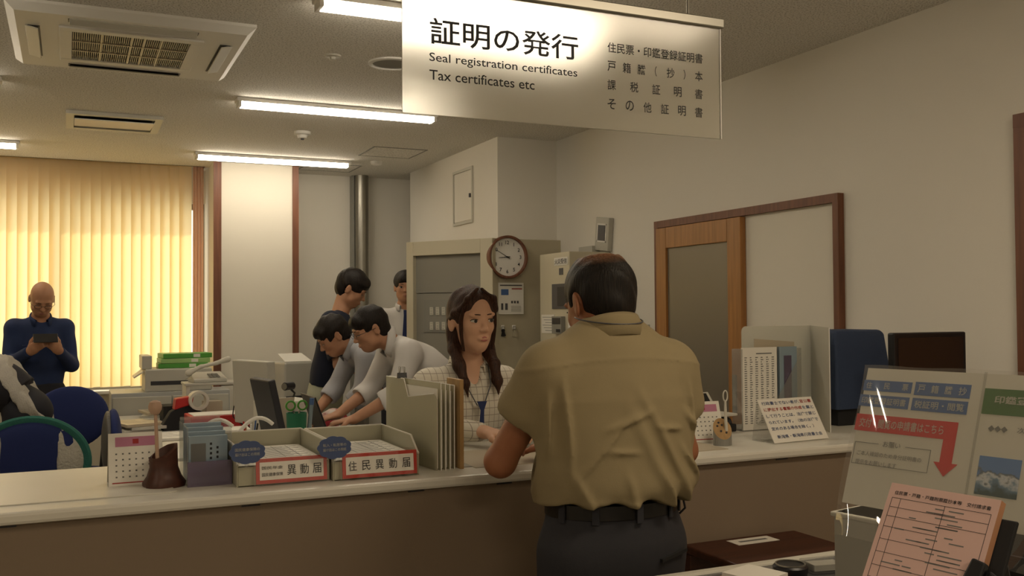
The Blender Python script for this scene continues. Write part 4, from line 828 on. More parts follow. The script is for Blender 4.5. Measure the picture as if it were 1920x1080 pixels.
class Field:
    def __init__(s, lo, hi, fine=.005, coarse=.014, fr=None):
        fr = fr or [[(lo[i], hi[i])] for i in range(3)]
        s.ax = [axis(lo[i], hi[i], fine, fr[i], coarse) for i in range(3)]; s.V = np.full([len(a) for a in s.ax], .5, dtype=np.float32)
    def region(s, lo, hi, m):
        sl = tuple(slice(max(0, int(np.searchsorted(s.ax[i], lo[i] - m)) - 1), int(np.searchsorted(s.ax[i], hi[i] + m)) + 1) for i in range(3))
        g = np.meshgrid(*[s.ax[i][sl[i]] for i in range(3)], indexing='ij'); return sl, np.stack(g, -1)
    def mix(s, sl, d, k, sub):
        v = s.V[sl]
        if sub:
            h = np.maximum(k - np.abs(v + d), 0) / k; s.V[sl] = np.maximum(v, -d) + h * h * k * .25
        else:
            h = np.maximum(k - np.abs(v - d), 0) / k; s.V[sl] = np.minimum(v, d) - h * h * k * .25
    def cone(s, a, b, ra, rb, k=.02, sub=False, lat=None, flat=1.0):
        """rounded cone; if lat (a sideways axis) is given the section is flattened across it"""
        a, b = np.array(a, float), np.array(b, float); R = max(ra, rb); m = .05 + k
        sl, p = s.region(np.minimum(a, b) - R, np.maximum(a, b) + R, m)
        if p.size == 0: return s
        q = p - a.astype(np.float32); ba = b - a; L = np.linalg.norm(ba) + 1e-9; ax_ = ba / L
        t = np.clip(q @ ax_.astype(np.float32) / L, 0, 1); c = q - t[..., None] * ba.astype(np.float32)
        if lat is not None:
            lt = np.array(lat, float); lt -= ax_ * (lt @ ax_); lt /= np.linalg.norm(lt); dp = np.cross(ax_, lt)
            cd_ = c @ dp.astype(np.float32); c = c + (cd_ * (1 / flat - 1))[..., None] * dp.astype(np.float32)
            d = np.linalg.norm(c, axis=-1) - (ra + (rb - ra) * t); d = d * (flat if flat < 1 else 1) * .5 + d * .5 * (1 if flat < 1 else 1)
        else: d = np.linalg.norm(c, axis=-1) - (ra + (rb - ra) * t)
        s.mix(sl, d.astype(np.float32), k, sub); return s
    def ell(s, c, r, k=.015, R=None, sub=False):
        c = np.array(c, float); r = np.array(r, float); R = np.eye(3) if R is None else R; M_ = float(r.max())
        sl, p = s.region(c - M_, c + M_, .03 + k)
        if p.size == 0: return s
        q = (p - c.astype(np.float32)) @ R.astype(np.float32)
        k0 = np.linalg.norm(q / r.astype(np.float32), axis=-1); k1 = np.linalg.norm(q / (r * r).astype(np.float32), axis=-1) + 1e-6
        s.mix(sl, (k0 * (k0 - 1) / k1).astype(np.float32), k, sub); return s
    def chain(s, pts, rad, k=.01, **kw):
        for i in range(len(pts) - 1): s.cone(pts[i], pts[i + 1], rad[i], rad[i + 1], k, **kw)
        return s
    def cut(s, fn):                              # intersect with fn(p) < 0 region
        g = np.stack(np.meshgrid(*s.ax, indexing='ij'), -1); s.V = np.maximum(s.V, fn(g).astype(np.float32)); return s
    def disp(s, fn):
        near = np.abs(s.V) < .05; idx = np.nonzero(near); p = np.stack([s.ax[i][idx[i]] for i in range(3)], -1); s.V[idx] += fn(p).astype(np.float32); return s
    def mesh(s, name, mats, parent, matfn=None, smooth_it=1):
        V = s.V; ins = V < 0; n = [x - 1 for x in V.shape]; cnt = np.zeros(n, np.int8); C8 = [(a, b, c) for a in (0, 1) for b in (0, 1) for c in (0, 1)]
        sh = lambda A, c: A[c[0]:c[0] + n[0], c[1]:c[1] + n[1], c[2]:c[2] + n[2]]
        for c in C8: cnt += sh(ins, c)
        act = (cnt > 0) & (cnt < 8); I = np.nonzero(act); N = len(I[0]); idx = np.full(n, -1, np.int64); idx[I] = np.arange(N)
        acc = np.zeros((N, 3)); num = np.zeros(N)
        for a in C8:
            for d in range(3):
                if a[d]: continue
                b = list(a); b[d] = 1; va = V[I[0] + a[0], I[1] + a[1], I[2] + a[2]]; vb = V[I[0] + b[0], I[1] + b[1], I[2] + b[2]]
                m = (va < 0) != (vb < 0); t = np.where(m, va / np.where(m, va - vb, 1), 0)
                for e in range(3):
                    pa = s.ax[e][I[e] + a[e]]; pb_ = s.ax[e][I[e] + b[e]]; acc[:, e] += np.where(m, pa + t * (pb_ - pa), 0)
                num += m
        P = acc / num[:, None]; F = []
        for d in range(3):
            e, f = (d + 1) % 3, (d + 2) % 3; lo = [slice(0, None)] * 3
            A = np.take(ins, range(0, V.shape[d] - 1), d); B = np.take(ins, range(1, V.shape[d]), d); X = np.nonzero(A != B); st = A[X]
            ok = (X[e] > 0) & (X[f] > 0) & (X[e] < n[e]) & (X[f] < n[f]); X = [x[ok] for x in X]; st = st[ok]
            def cell(oe, of): c = [x.copy() for x in X]; c[e] -= oe; c[f] -= of; return idx[c[0], c[1], c[2]]
            Q = np.stack([cell(1, 1), cell(0, 1), cell(0, 0), cell(1, 0)], -1); Q[~st] = Q[~st][:, ::-1]; F.append(Q)
        F = np.concatenate(F); F = F[(F >= 0).all(1)]
        for _ in range(smooth_it):                # light Laplacian relaxation
            sm_ = np.zeros_like(P); ct_ = np.zeros(N)
            for i in range(4):
                a, b = F[:, i], F[:, (i + 1) % 4]; np.add.at(sm_, a, P[b]); np.add.at(sm_, b, P[a]); np.add.at(ct_, a, 1); np.add.at(ct_, b, 1)
            P = P * .5 + .5 * sm_ / np.maximum(ct_, 1)[:, None]
        me = bpy.data.meshes.new(name); me.vertices.add(N); me.vertices.foreach_set('co', P.astype(np.float32).ravel()); me.loops.add(F.size); me.loops.foreach_set('vertex_index', F.astype(np.int32).ravel())
        me.polygons.add(len(F)); me.polygons.foreach_set('loop_start', np.arange(0, F.size, 4, dtype=np.int32)); me.polygons.foreach_set('loop_total', np.full(len(F), 4, np.int32))
        me.update(calc_edges=True); me.polygons.foreach_set('use_smooth', [True] * len(F))
        for k in ([mats] if isinstance(mats, str) else mats): me.materials.append(M[k])
        if matfn is not None: me.polygons.foreach_set('material_index', matfn(P[F].mean(1)).astype(np.int32))
        me.validate(); o = bpy.data.objects.new(name, me); COL.objects.link(o); o.parent = parent; return o
def rotm(yaw=0, pitch=0, roll=0):                # columns right, forward, up; pitch > 0 looks down
    return np.array((Matrix.Rotation(yaw, 3, 'Z') @ Matrix.Rotation(-pitch, 3, 'X') @ Matrix.Rotation(roll, 3, 'Y')))
class Head:
    def __init__(s, c, yaw=0, pitch=0, roll=0, sc=1.0): s.c = np.array(c, float); s.R = rotm(yaw, pitch, roll); s.k = sc
    def p(s, x, y, z): return s.c + s.R @ (np.array([x, y, z]) * s.k)
    def loc(s, P): return ((P - s.c) @ s.R) / s.k
    def build(s, f, female=False):
        k = s.k; R = s.R; E = lambda x, y, z, a, b, c, kk=.015, sub=False: f.ell(s.p(x, y, z), (a * k, b * k, c * k), kk, R, sub)
        E(0, -.012, .028, .074, .092, .088); E(0, .022, -.030, .0515 if female else .060, .064, .080, .03); E(0, .044, -.084, .022 if female else .036, .034, .026, .03)
        for q in (-1, 1):
            E(q * (.030 if female else .033), .056, -.022, .021, .022, .020, .02); E(q * (.031 if female else .049), .014, -.060, .014, .030, .022, .025)
            f.ell(s.p(q * .077, -.012, -.008), (.007 * k, .017 * k, .031 * k), .006, R @ rotm(q * .35)); E(q * .082, -.008, -.006, .003, .009, .018, .004, True)
            E(q * .031, .096, .001, .017, .011, .010, .010, True); E(q * .010, .092, -.033, .0065, .008, .006, .005)
            E(q * .03, .077, .022, .022, .008, .008, .015)
        f.cone(s.p(0, .080, .006), s.p(0, .101, -.028), .006 * k, .0095 * k, .010)
        E(0, .083, -.0605, .021, .0095, .0095, .008); E(0, .096, -.0622, .015, .004, .0016, .003, True)
        return f
    def mouth(s, parent, matn, female):
        T = Matrix(s.R.tolist()).to_4x4(); T.translation = Vector(s.c); T = T @ Matrix.Scale(s.k, 4); m = MB(); m.T = T; W = .0190 if female else .020; o = .0014 if female else .0004
        u = np.linspace(-1, 1, 13); ys = lambda t, b: b - .010 * t * t
        m.tube([(W * t, ys(t, .0905), -.0590 + o + .0012 * math.cos(t * 6.3) * (1 - abs(t)) - .0015 * t * t) for t in u], [.0004 + .0027 * (1 - t * t) ** .7 for t in u], 8, 0, 1)
        m.tube([(W * .93 * t, ys(t, .0895), -.0660 - o + .0038 * t * t) for t in u], [.0004 + .0036 * (1 - t * t) ** .6 for t in u], 8, 0, 1)
        m.tube([(W * .9 * t, ys(t, .0895), -.0622 + .0006 * t * t) for t in u], [.0002 + (.0016 if female else .0008) * (1 - t * t) for t in u], 6, 1, 1)
        m.build('mouth', [matn, 'iris'], parent, smooth=True)
    def lips(s, P): q = s.loc(P); return ((np.abs(q[:, 0]) < .0195) & (q[:, 1] > .080) & (q[:, 2] > -.0715 + np.abs(q[:, 0]) * .35) & (q[:, 2] < -.0535 - np.abs(q[:, 0]) * .25))
    def face(s, parent, down=False, glasses=False, brow='hair', eyeopen=1.0):
        T = Matrix(s.R.tolist()).to_4x4(); T.translation = Vector(s.c); T = T @ Matrix.Scale(s.k, 4)
        for q in (-1, 1):
            m = MB(); m.T = T; c = Vector((q * .031, .0735, .0005)); n1, n2 = 14, 8; vs = []; h_ = (.0052 if not down else .0022) * eyeopen
            for j in range(n2 + 1):
                for i in range(n1 + 1):
                    u_ = -1 + 2 * i / n1; v_ = -1 + 2 * j / n2; hx = .0145 * u_; hz = h_ * v_ * math.sqrt(max(0, 1 - abs(u_) ** 2.2)); vs.append((c.x + hx, c.y + .0132 - .012 * u_ * u_ - q * 0 * u_ - .001 * v_ * v_, c.z + hz + .0012 * q * u_ - (.004 if down else 0)))
            m.add(vs, [(j * (n1 + 1) + i, j * (n1 + 1) + i + 1, (j + 1) * (n1 + 1) + i + 1, (j + 1) * (n1 + 1) + i) for j in range(n2) for i in range(n1)], 0)
            if not down:
                m.add([(c.x + .0062 * math.cos(a), c.y + .0142, c.z + min(.0050 * eyeopen, .0062 * math.sin(a))) for a in np.linspace(0, 2 * math.pi, 16, endpoint=False)], [tuple(range(16))], 1)
            up = [(c.x + .0155 * u_, c.y + .0142 - .012 * u_ * u_, c.z + h_ * math.sqrt(max(0, 1 - abs(u_) ** 2.2)) + .0012 * q * u_ + .0006 - (.004 if down else 0)) for u_ in np.linspace(-1, 1, 11)]
            m.tube(up, .0013, 5, 1); m.build('eye', ['eyewhite', 'iris'], parent, smooth='keep')
            m = MB(); m.T = T; m.tube([(q * (.013 + .032 * t), .0898 - .0155 * t * t, .0215 + .0025 * math.sin(t * 2.6) - .002 * t) for t in np.linspace(0, 1, 8)], [.0018, .0024, .0026, .0026, .0024, .002, .0016, .001], 6, 0, .7); m.build('eyebrow', brow, parent)
        if glasses:
            m = MB(); m.T = T
            for q in (-1, 1):
                m.tube([(q * .032 + .022 * math.cos(a), .0975, .0 + .0145 * math.sin(a)) for a in np.linspace(0, 2 * math.pi, 20)], .0013, 5)
                m.tube([(q * .054, .0965, .003), (q * .074, .070, .003), (q * .080, -.01, .001)], .0015, 5)
            m.tube([(-.010, .098, .002), (.010, .098, .002)], .0013, 5); m.build('glasses', 'black', parent)
def short_hair(h, parent, matn='hair', fringe=.0, vol=.0, back=-.075, bald=False, seed=0):
    k = h.k; f = Field(h.c - .16, h.c + .16, .0045)
    E = lambda x, y, z, a, b, c, kk=.015, sub=False: f.ell(h.p(x, y, z), (a * k, b * k, c * k), kk, h.R, sub)
    E(0, -.016, .032 + vol * .4, .0805 + vol * .5, .100 + vol * .5, .0935 + vol * .6); E(0, -.040, -.02, .060 if bald else .068, .064 if bald else .070, .062, .02)
    if fringe: E(-.01, .058, .062, .058, .036, .030 + fringe, .02)
    rnd = np.random.RandomState(seed); W = rnd.uniform(40, 110, (6, 3)); ph = rnd.uniform(0, 6, 6)
    f.disp(lambda p: sum(.0011 * np.sin(h.loc(p) @ W[i] + ph[i]) for i in range(6)))
    E(0, .098, -.040, .062, .060, .086 - fringe * .6, .010, True)          # the face
    for q in (-1, 1): E(q * .084, .012, -.045, .030, .052, .046, .008, True); E(q * .080, -.012, -.010, .016, .022, .034, .006, True)
    def nape(p): q = h.loc(p.reshape(-1, 3)).reshape(p.shape); return (back - q[..., 2]) * .8
    f.cut(nape)
    if bald:                                       # thin crown: hair dips under the scalp there
        E(0, -.045, .121, .038, .050, .028, .016, True)
        for q in (-1, 1): E(q * .078, -.036, -.060, .026, .030, .034, .012, True)
    return f.mesh('hair', matn, parent)
def hand(f, wr, di, pn, side, curl=.5, spread=.10, k=.005, sc=1.0, thumb=.7):
    """wr wrist, di direction of the palm, pn direction the palm faces, side +1 if the thumb is on di x pn side"""
    wr = np.array(wr, float); di = np.array(di, float); di /= np.linalg.norm(di); pn = np.array(pn, float); pn -= di * (pn @ di); pn /= np.linalg.norm(pn); th = np.cross(di, pn) * side
    kn = wr + di * .085 * sc
    f.cone(wr, wr + di * .035 * sc, .026 * sc, .034 * sc, .02, lat=th, flat=.55); f.cone(wr + di * .03 * sc, kn, .036 * sc, .038 * sc, .01, lat=th, flat=.36)
    for i, (o, L) in enumerate(((.028, .068), (.010, .078), (-.009, .072), (-.027, .056))):
        p = kn + th * o * sc - di * .008 * sc; a = spread * (1.5 - i) * .6; d = di * math.cos(a) + th * math.sin(a); c = curl * (.8 + .12 * i); pts = [p]
        for j, fr in enumerate((.45, .32, .23)):
            d = d * math.cos(c * (.5 if j == 0 else .8)) + pn * math.sin(c * (.5 if j == 0 else .8)); d /= np.linalg.norm(d); p = p + d * L * fr * sc; pts.append(p)
        f.chain(pts, [.0088 * sc, .0080 * sc, .0072 * sc, .0062 * sc], k)
    p = wr + di * .022 * sc + th * .026 * sc; d = th * thumb + di * .75 + pn * .35; d /= np.linalg.norm(d); p2 = p + d * .038 * sc; d2 = d + di * .5 + pn * curl * .6; d2 /= np.linalg.norm(d2)
    f.chain([p, p2, p2 + d2 * .030 * sc], [.0125 * sc, .0100 * sc, .0078 * sc], .008)
def wrinkles(seed, amp, fq=26, zs=.5):
    rnd = np.random.RandomState(seed); W = rnd.normal(0, fq, (7, 3)); W[:, 2] *= zs; ph = rnd.uniform(0, 6, 7)
    def fn(p):
        s_ = 0
        for i in range(7): s_ = s_ + np.sin(p @ W[i] + ph[i] + 1.5 * np.sin(p @ W[(i + 3) % 7] * .4))
        return amp * s_ / 3.5
    return fn
def collar(parent, c, up, fwd, r, matn, h=.034, gap=.5, open_=.0, name='collar'):
    up = Vector(up).normalized(); fw = Vector(fwd); fw = (fw - up * fw.dot(up)).normalized(); rt = fw.cross(up); c = Vector(c); m = MB(); n = 36; vs = []
    for rr, zz in ((r * .97, -.005), (r, h * .9), (r * 1.06, h), (r * 1.11, h * .75), (r * 1.22, -.010)):
        for i in range(n + 1):
            a = gap + (2 * math.pi - 2 * gap) * i / n; e = min(i, n - i) / (n / 2); dz = -(1 - e) ** 2 * .03 * (1 + open_); ex = 1 + (1 - e) ** 4 * .25 * (1 if rr > r * 1.05 else 0)
            vs.append(c + fw * (math.cos(a) * rr * 1.05 * ex) + rt * (math.sin(a) * rr * ex) + up * (zz + dz))
    m.add(vs, [(j * (n + 1) + i, j * (n + 1) + i + 1, (j + 1) * (n + 1) + i + 1, (j + 1) * (n + 1) + i) for j in range(4) for i in range(n)])
    o = m.build(name, matn, parent, smooth='keep'); md = o.modifiers.new('thick', 'SOLIDIFY'); md.thickness = .0025; return o
X3 = A3(1, 0, 0)
def person(name_label, base, rz, head, J, skin='skin', shirt=('whiteshirt', 'long'), pants='darkpants', hair=None, female=False, fine=.005, faceargs={}, lip='lipm', wr=(1, .003), girth=1.0, hands=None, shirtfn=None, legs=True, bare_neck=True, shirt_name='shirt', wide=1.0, sleeve_r=1.0, collar_c=True, pants_name='trousers', tie=None, belly=0, core=None, frac=.78, hem=None, sres=.008):
    """J: joints in the person's own frame (x right, y forward, z up)"""
    root = thing('person', name_label, 'person', base, rz)
    pel, wst, cst, nk = [np.array(J[k], float) for k in ('pelvis', 'waist', 'chest', 'neck')]
    sh, el, wrs = J['sh'], J['el'], J['wr']; hp, kn, an = J['hip'], J['knee'], J['ankle']
    pts = [head.c] + [np.array(x, float) for x in sh + el + wrs]; handp = [np.array(x, float) for x in wrs]
    allp = np.array(pts + [pel] + [np.array(x, float) for x in hp + kn + an]); lo = allp.min(0) - .17; hi = allp.max(0) + .17; lo[2] = -.0
    fr = [[(head.c[i] - .13, head.c[i] + .13)] + [(q[i] - .14, q[i] + .14) for q in handp] for i in range(3)]
    f = Field(lo, hi, fine, .016, fr); head.build(f, female)
    nb = nk; hb = head.p(0, -.022, -.055); f.cone(nb, hb, .056 if not female else .047, .050 if not female else .043, .025)
    lat = np.array(sh[1], float) - np.array(sh[0], float)
    f.cone(pel, wst, .115 * girth, .105 * girth, .04, lat=lat, flat=.66); f.cone(wst, cst, .105 * girth, .118, .04, lat=lat, flat=.62); f.cone(cst, nk - (nk - cst) * .25, .118, .06, .05, lat=lat, flat=.6)
    for q in (0, 1):
        f.cone(np.array(sh[q], float) * .85 + nk * .15, sh[q], .040, .040, .04); f.cone(sh[q], el[q], .040, .037 if not female else .032, .02); f.cone(el[q], wrs[q], .038 if not female else .031, .025 if not female else .021, .012)
        if legs: f.cone(hp[q], kn[q], .068, .046, .03); f.cone(kn[q], an[q], .046, .034, .01)
        hd = hands[q] if hands else None
        if hd: hand(f, wrs[q], *hd)
    body = f.mesh('body', skin, root)
    head.face(root, **faceargs); head.mouth(root, lip, female)
    if hair: hair(root)
    # shirt
    kind = shirt[1]; lo2 = lo.copy(); lo2[2] = max(0, min([pel[2]] + [x[2] for x in el + wrs]) - .12); g = Field(lo2, hi, sres, sres); w_ = wide
    g.V[:] = .5
    if core: core(g, lat)
    else:
        g.cone(pel + (wst - pel) * .25, wst, .158 * girth * w_, .155 * girth * w_, .05, lat=lat, flat=.68); g.cone(wst, cst, .155 * girth * w_, .160 * w_, .05, lat=lat, flat=.64); g.cone(cst, nk - (nk - cst) * .30, .158 * w_, .085 if not female else .060, .06, lat=lat, flat=.62)
    if belly: g.ell(wst + np.array([0, .05, .0]), (.15 * girth, .11 * girth, .13), .06)
    for q in (0, 1):
        S_, E_, W_ = [np.array(x[q], float) for x in (sh, el, wrs)]; r_ = sleeve_r
        g.cone(nk - (nk - cst) * .3 + (S_ - nk) * .25, S_, .060 if not female else .045, .060 * r_, .05)
        if kind == 'short': g.cone(S_, S_ + (E_ - S_) * frac, .062 * r_, .066 * r_, .03)
        else:
            fe = 1.0; g.cone(S_, E_, .060 * r_, .050 * r_, .03)
            fe = {'long': .93, 'rolled': .22}[kind]; g.cone(E_, E_ + (W_ - E_) * fe, .052 * r_, (.038 if kind == 'long' else .050) * r_, .02)
            if kind == 'rolled': g.cone(E_ + (W_ - E_) * .12, E_ + (W_ - E_) * .26, .054 * r_, .053 * r_, .008)
    if female: g.ell(nk + np.array([0, .062, -.012]), (.026, .045, .055), .008, None, True)
    g.cone(nk + (hb - nk) * .02, hb + (hb - nk) * .8, .052 if not female else .046, .056, .01, sub=True)
    # trim the field above the neck and below the waist line, keep hands and head free
    for q in (0, 1):
        S_, E_, W_ = [np.array(x[q], float) for x in (sh, el, wrs)]
        if kind == 'short': d = (E_ - S_) / np.linalg.norm(E_ - S_); e = S_ + (E_ - S_) * frac + d * .11
        else:
            d = (W_ - E_) / np.linalg.norm(W_ - E_); e = E_ + (W_ - E_) * {'long': .93, 'rolled': .24}[kind] + d * .085
        g.cone(e, e + d * .02, .10 if kind == 'short' else .078, .10 if kind == 'short' else .078, .004, sub=True)
    up = (wst - pel) / np.linalg.norm(wst - pel)
    g.cut(lambda p: np.where(np.abs(p[..., 0]) < .24, ((pel if hem is None else np.array([0, 0, hem])) + up * (.035 if hem is None else 0) - p) @ up, -1))
    if shirtfn: g.disp(shirtfn)
    if wr[1]: g.disp(wrinkles(wr[0], wr[1]))
    so = g.mesh(shirt_name, shirt[0], root, None, 2)
    if collar_c: collar(root, nk + (hb - nk) * .06 - np.array([0, .004, 0]), Vector(hb - nk), (0, 1, .2), .062 if not female else .055, shirt[0] if isinstance(shirt[0], str) else shirt[0][0])
    # trousers
    g = Field(np.array([min(x[0] for x in hp + kn + an) - .16, allp[:, 1].min() - .2, 0]), np.array([max(x[0] for x in hp + kn + an) + .16, allp[:, 1].max() * 0 + max(pel[1], kn[0][1], kn[1][1], an[0][1]) + .22, pel[2] + .16]), .010, .010)
    g.V[:] = .5
    up = (wst - pel) / np.linalg.norm(wst - pel); latp = np.array(hp[1], float) - np.array(hp[0], float)
    g.cone(pel - up * .03, pel + up * .045, .158 * girth, .150 * girth, .04, lat=latp, flat=.72)
    for q in (0, 1): g.cone(hp[q], kn[q], .090, .068, .04); g.cone(kn[q], np.array(an[q], float) - np.array([0, 0, .03]), .068, .056, .03)
    g.cut(lambda p: (p - pel) @ up - .055 if hem is None else p[..., 2] - hem - .004); g.disp(wrinkles(wr[0] + 5, .003, 20)); g.mesh(pants_name, pants, root, None, 1)
    for q in (0, 1):
        a_ = np.array(an[q], float); f2 = Field(a_ + A3(-.07, -.09, -a_[2]), a_ + A3(.07, .22, .02), .006); f2.cone((a_[0], a_[1] - .03, .045), (a_[0], a_[1] + .12, .036), .044, .040, .02); f2.cut(lambda p: .0 - p[..., 2] + .004); f2.mesh('shoe', 'leather', root)
    return root
def legs_std(x=.095, y=0, hz=.90, sp=.11): return dict(hip=[(-x, y, hz), (x, y, hz)], knee=[(-sp, y + .02, .49), (sp, y + .02, .49)], ankle=[(-sp, y, .09), (sp, y, .09)])
def hairthin():
    m = hairmat('hairthin', '120f0d', '221c17'); nt = m.node_tree; b = nt.nodes['Principled BSDF']; src = b.inputs['Base Color'].links[0].from_socket; tc = [n for n in nt.nodes if n.type == 'TEX_COORD'][0]; ns = [n for n in nt.nodes if n.type == 'TEX_NOISE'][0]
    d = nt.nodes.new('ShaderNodeVectorMath'); d.operation = 'DISTANCE'; d.inputs[1].default_value = tuple(hc.p(0, -.052, .108)); nt.links.new(tc.outputs['Object'], d.inputs[0])
    mr = nt.nodes.new('ShaderNodeMapRange'); mr.inputs[1].default_value = .075; mr.inputs[2].default_value = .032; nt.links.new(d.outputs['Value'], mr.inputs[0])
    ad = nt.nodes.new('ShaderNodeMath'); ad.operation = 'MULTIPLY'; nt.links.new(mr.outputs[0], ad.inputs[0]); mr2 = nt.nodes.new('ShaderNodeMapRange'); mr2.inputs[1].default_value = .35; mr2.inputs[2].default_value = .65; mr2.inputs[3].default_value = .55; nt.links.new(ns.outputs[0], mr2.inputs[0]); nt.links.new(mr2.outputs[0], ad.inputs[1])
    mx = nt.nodes.new('ShaderNodeMixRGB'); nt.links.new(ad.outputs[0], mx.inputs[0]); nt.links.new(src, mx.inputs[1]); mx.inputs[2].default_value = lin('96694a') + (1,); nt.links.new(mx.outputs[0], b.inputs['Base Color'])
# ---- the customer seen from behind
hc = Head((.0, .050, 1.500), .09, .34, 0, 1.0)
J = dict(pelvis=(0, 0, .97), waist=(0, .01, 1.09), chest=(0, .0, 1.27), neck=(0, .005, 1.415), sh=[(-.165, .0, 1.335), (.165, .0, 1.335)], el=[(-.245, .10, 1.125), (.225, .03, 1.13)], wr=[(-.10, .39, 1.10), (.10, .41, 1.10)], **legs_std(.10, 0, .91, .12))
hairthin()
def cust_core(g, lat):
    g.cone((0, -.005, 1.05), (0, .0, 1.12), .180, .192, .05, lat=lat, flat=.70); g.cone((0, .0, 1.12), (0, -.004, 1.27), .192, .180, .06, lat=lat, flat=.66); g.cone((0, -.004, 1.27), (0, .004, 1.365), .178, .105, .07, lat=lat, flat=.60); g.cone((0, .0, 1.32), (0, .0, 1.352), .09, .078, .05)
    g.ell((0, .07, 1.08), (.16, .12, .12), .06); g.ell((.03, -.02, 1.075), (.178, .12, .05), .05)
    def capz(p): return .985 - p[..., 2] - .012 * np.sin(p[..., 0] * 30)
    g.capz = capz
def cust_fold(p):
    x, z, y = p[:, 0], p[:, 2], p[:, 1]; bk = 1 / (1 + np.exp((y - .02) * 60)); o = 0
    def ridge(x0, z0, x1, z1, w, a):
        dx, dz = x1 - x0, z1 - z0; L2 = dx * dx + dz * dz; t = np.clip(((x - x0) * dx + (z - z0) * dz) / L2, 0, 1); d = np.hypot(x - x0 - t * dx, z - z0 - t * dz); return -a * np.exp(-(d / w) ** 2) * np.sin(np.pi * np.clip(t * .9 + .05, 0, 1))
    for r in ((.0, 1.30, .17, .99, .013, .008), (-.03, 1.27, .10, 1.00, .015, .005), (-.09, 1.21, .04, 1.255, .007, .005), (.04, 1.215, .13, 1.205, .006, .006), (-.16, 1.12, -.10, 1.00, .010, .005), (-.04, 1.12, -.01, .99, .010, .005),
              (.05, 1.12, .10, 1.00, .010, .006), (-.09, 1.165, .0, 1.160, .006, .004), (.12, 1.17, .19, 1.08, .010, .007), (.14, 1.25, .19, 1.20, .009, .005), (-.17, 1.33, -.16, 1.12, .008, .007), (-.20, 1.30, -.20, 1.15, .008, .006), (.17, 1.32, .19, 1.15, .009, .006), (-.12, 1.05, .14, 1.03, .008, .003), (-.15, 1.10, -.03, 1.24, .007, .004)):
        o = o + ridge(*r)
    o = o * 2.2; seam = -.0035 * np.exp(-((z - 1.372 + .45 * x * x) / .0035) ** 2); tuck = .008 * np.exp(-((z - 1.04) / .022) ** 2) * (np.sin(x * 75) * .5 + .5)
    return bk * (o + seam) + tuck
cust = person('man seen from behind in a khaki short sleeved shirt standing at the counter', (1.178, 2.005, 0), 0, hc, J, 'skintan', ('khaki', 'short'), 'trousers',
    hair=lambda r: short_hair(hc, r, 'hairthin', bald=True, back=-.072, seed=3), fine=.0045, wr=(4, .0016), girth=1.12, shirtfn=cust_fold, sleeve_r=1.13, core=cust_core, frac=.40, hem=1.035, sres=.0048,
    hands=[((.5, .8, -.08), (0, 0, -1), 1, .2), ((-.5, .8, -.08), (0, 0, -1), -1, .2)], collar_c=False)
collar(cust, (0, .006, 1.418), (0, .22, 1), (0, 1, 0), .071, 'khaki', .046, .5)
def ellring(name, c, rx, ry, z0, z1, th_, matn, parent, n=64, rip=0):
    vs = []
    for r_, z in ((0, z0), (0, z1), (-th_, z1), (-th_, z0)):
        for i in range(n): a = 2 * math.pi * i / n; vs.append((c[0] + (rx + r_) * math.cos(a), c[1] + (ry + r_) * math.sin(a), z + rip * math.sin(a * 9)))
    return MB().add(vs, [(j * n + i, j * n + (i + 1) % n, ((j + 1) % 4) * n + (i + 1) % n, ((j + 1) % 4) * n + i) for j in range(4) for i in range(n)]).build(name, matn, parent, smooth=True)
ellring('belt', (0, 0), .168, .124, 1.008, 1.040, .006, 'leather', cust)
for a in (-2.75, -2.2, -1.57, -.95, -.40): x, y = .170 * math.cos(a), .126 * math.sin(a); tx, ty = -math.sin(a) * .008, math.cos(a) * .008; MB().slab([(x - tx, y - ty, 1.0), (x + tx, y + ty, 1.0), (x + tx, y + ty, 1.043), (x - tx, y - ty, 1.043)], (x, y, 0), .004).build('belt_loop', 'trousers', cust)
MB().slab([(.055, -.122, .905), (.145, -.090, .915), (.145, -.091, .923), (.055, -.123, .913)], (0, -1, 0), .012).build('back_pocket', 'blackmatte', cust)
MB().tube([(.165, -.02, 1.03), (.185, -.03, 1.02), (.190, -.03, 1.0), (.180, -.02, .985)], .003, 6).build('key_strap', 'black', cust)
# lanyard cord round the collar
MB().tube([(.082 * math.sin(a), .006 - .081 * math.cos(a), 1.450 + .012 * (1 - math.cos(a))) for a in np.linspace(-1.9, 1.9, 22)], .0018, 6).build('neck_cord', 'greydark', cust)
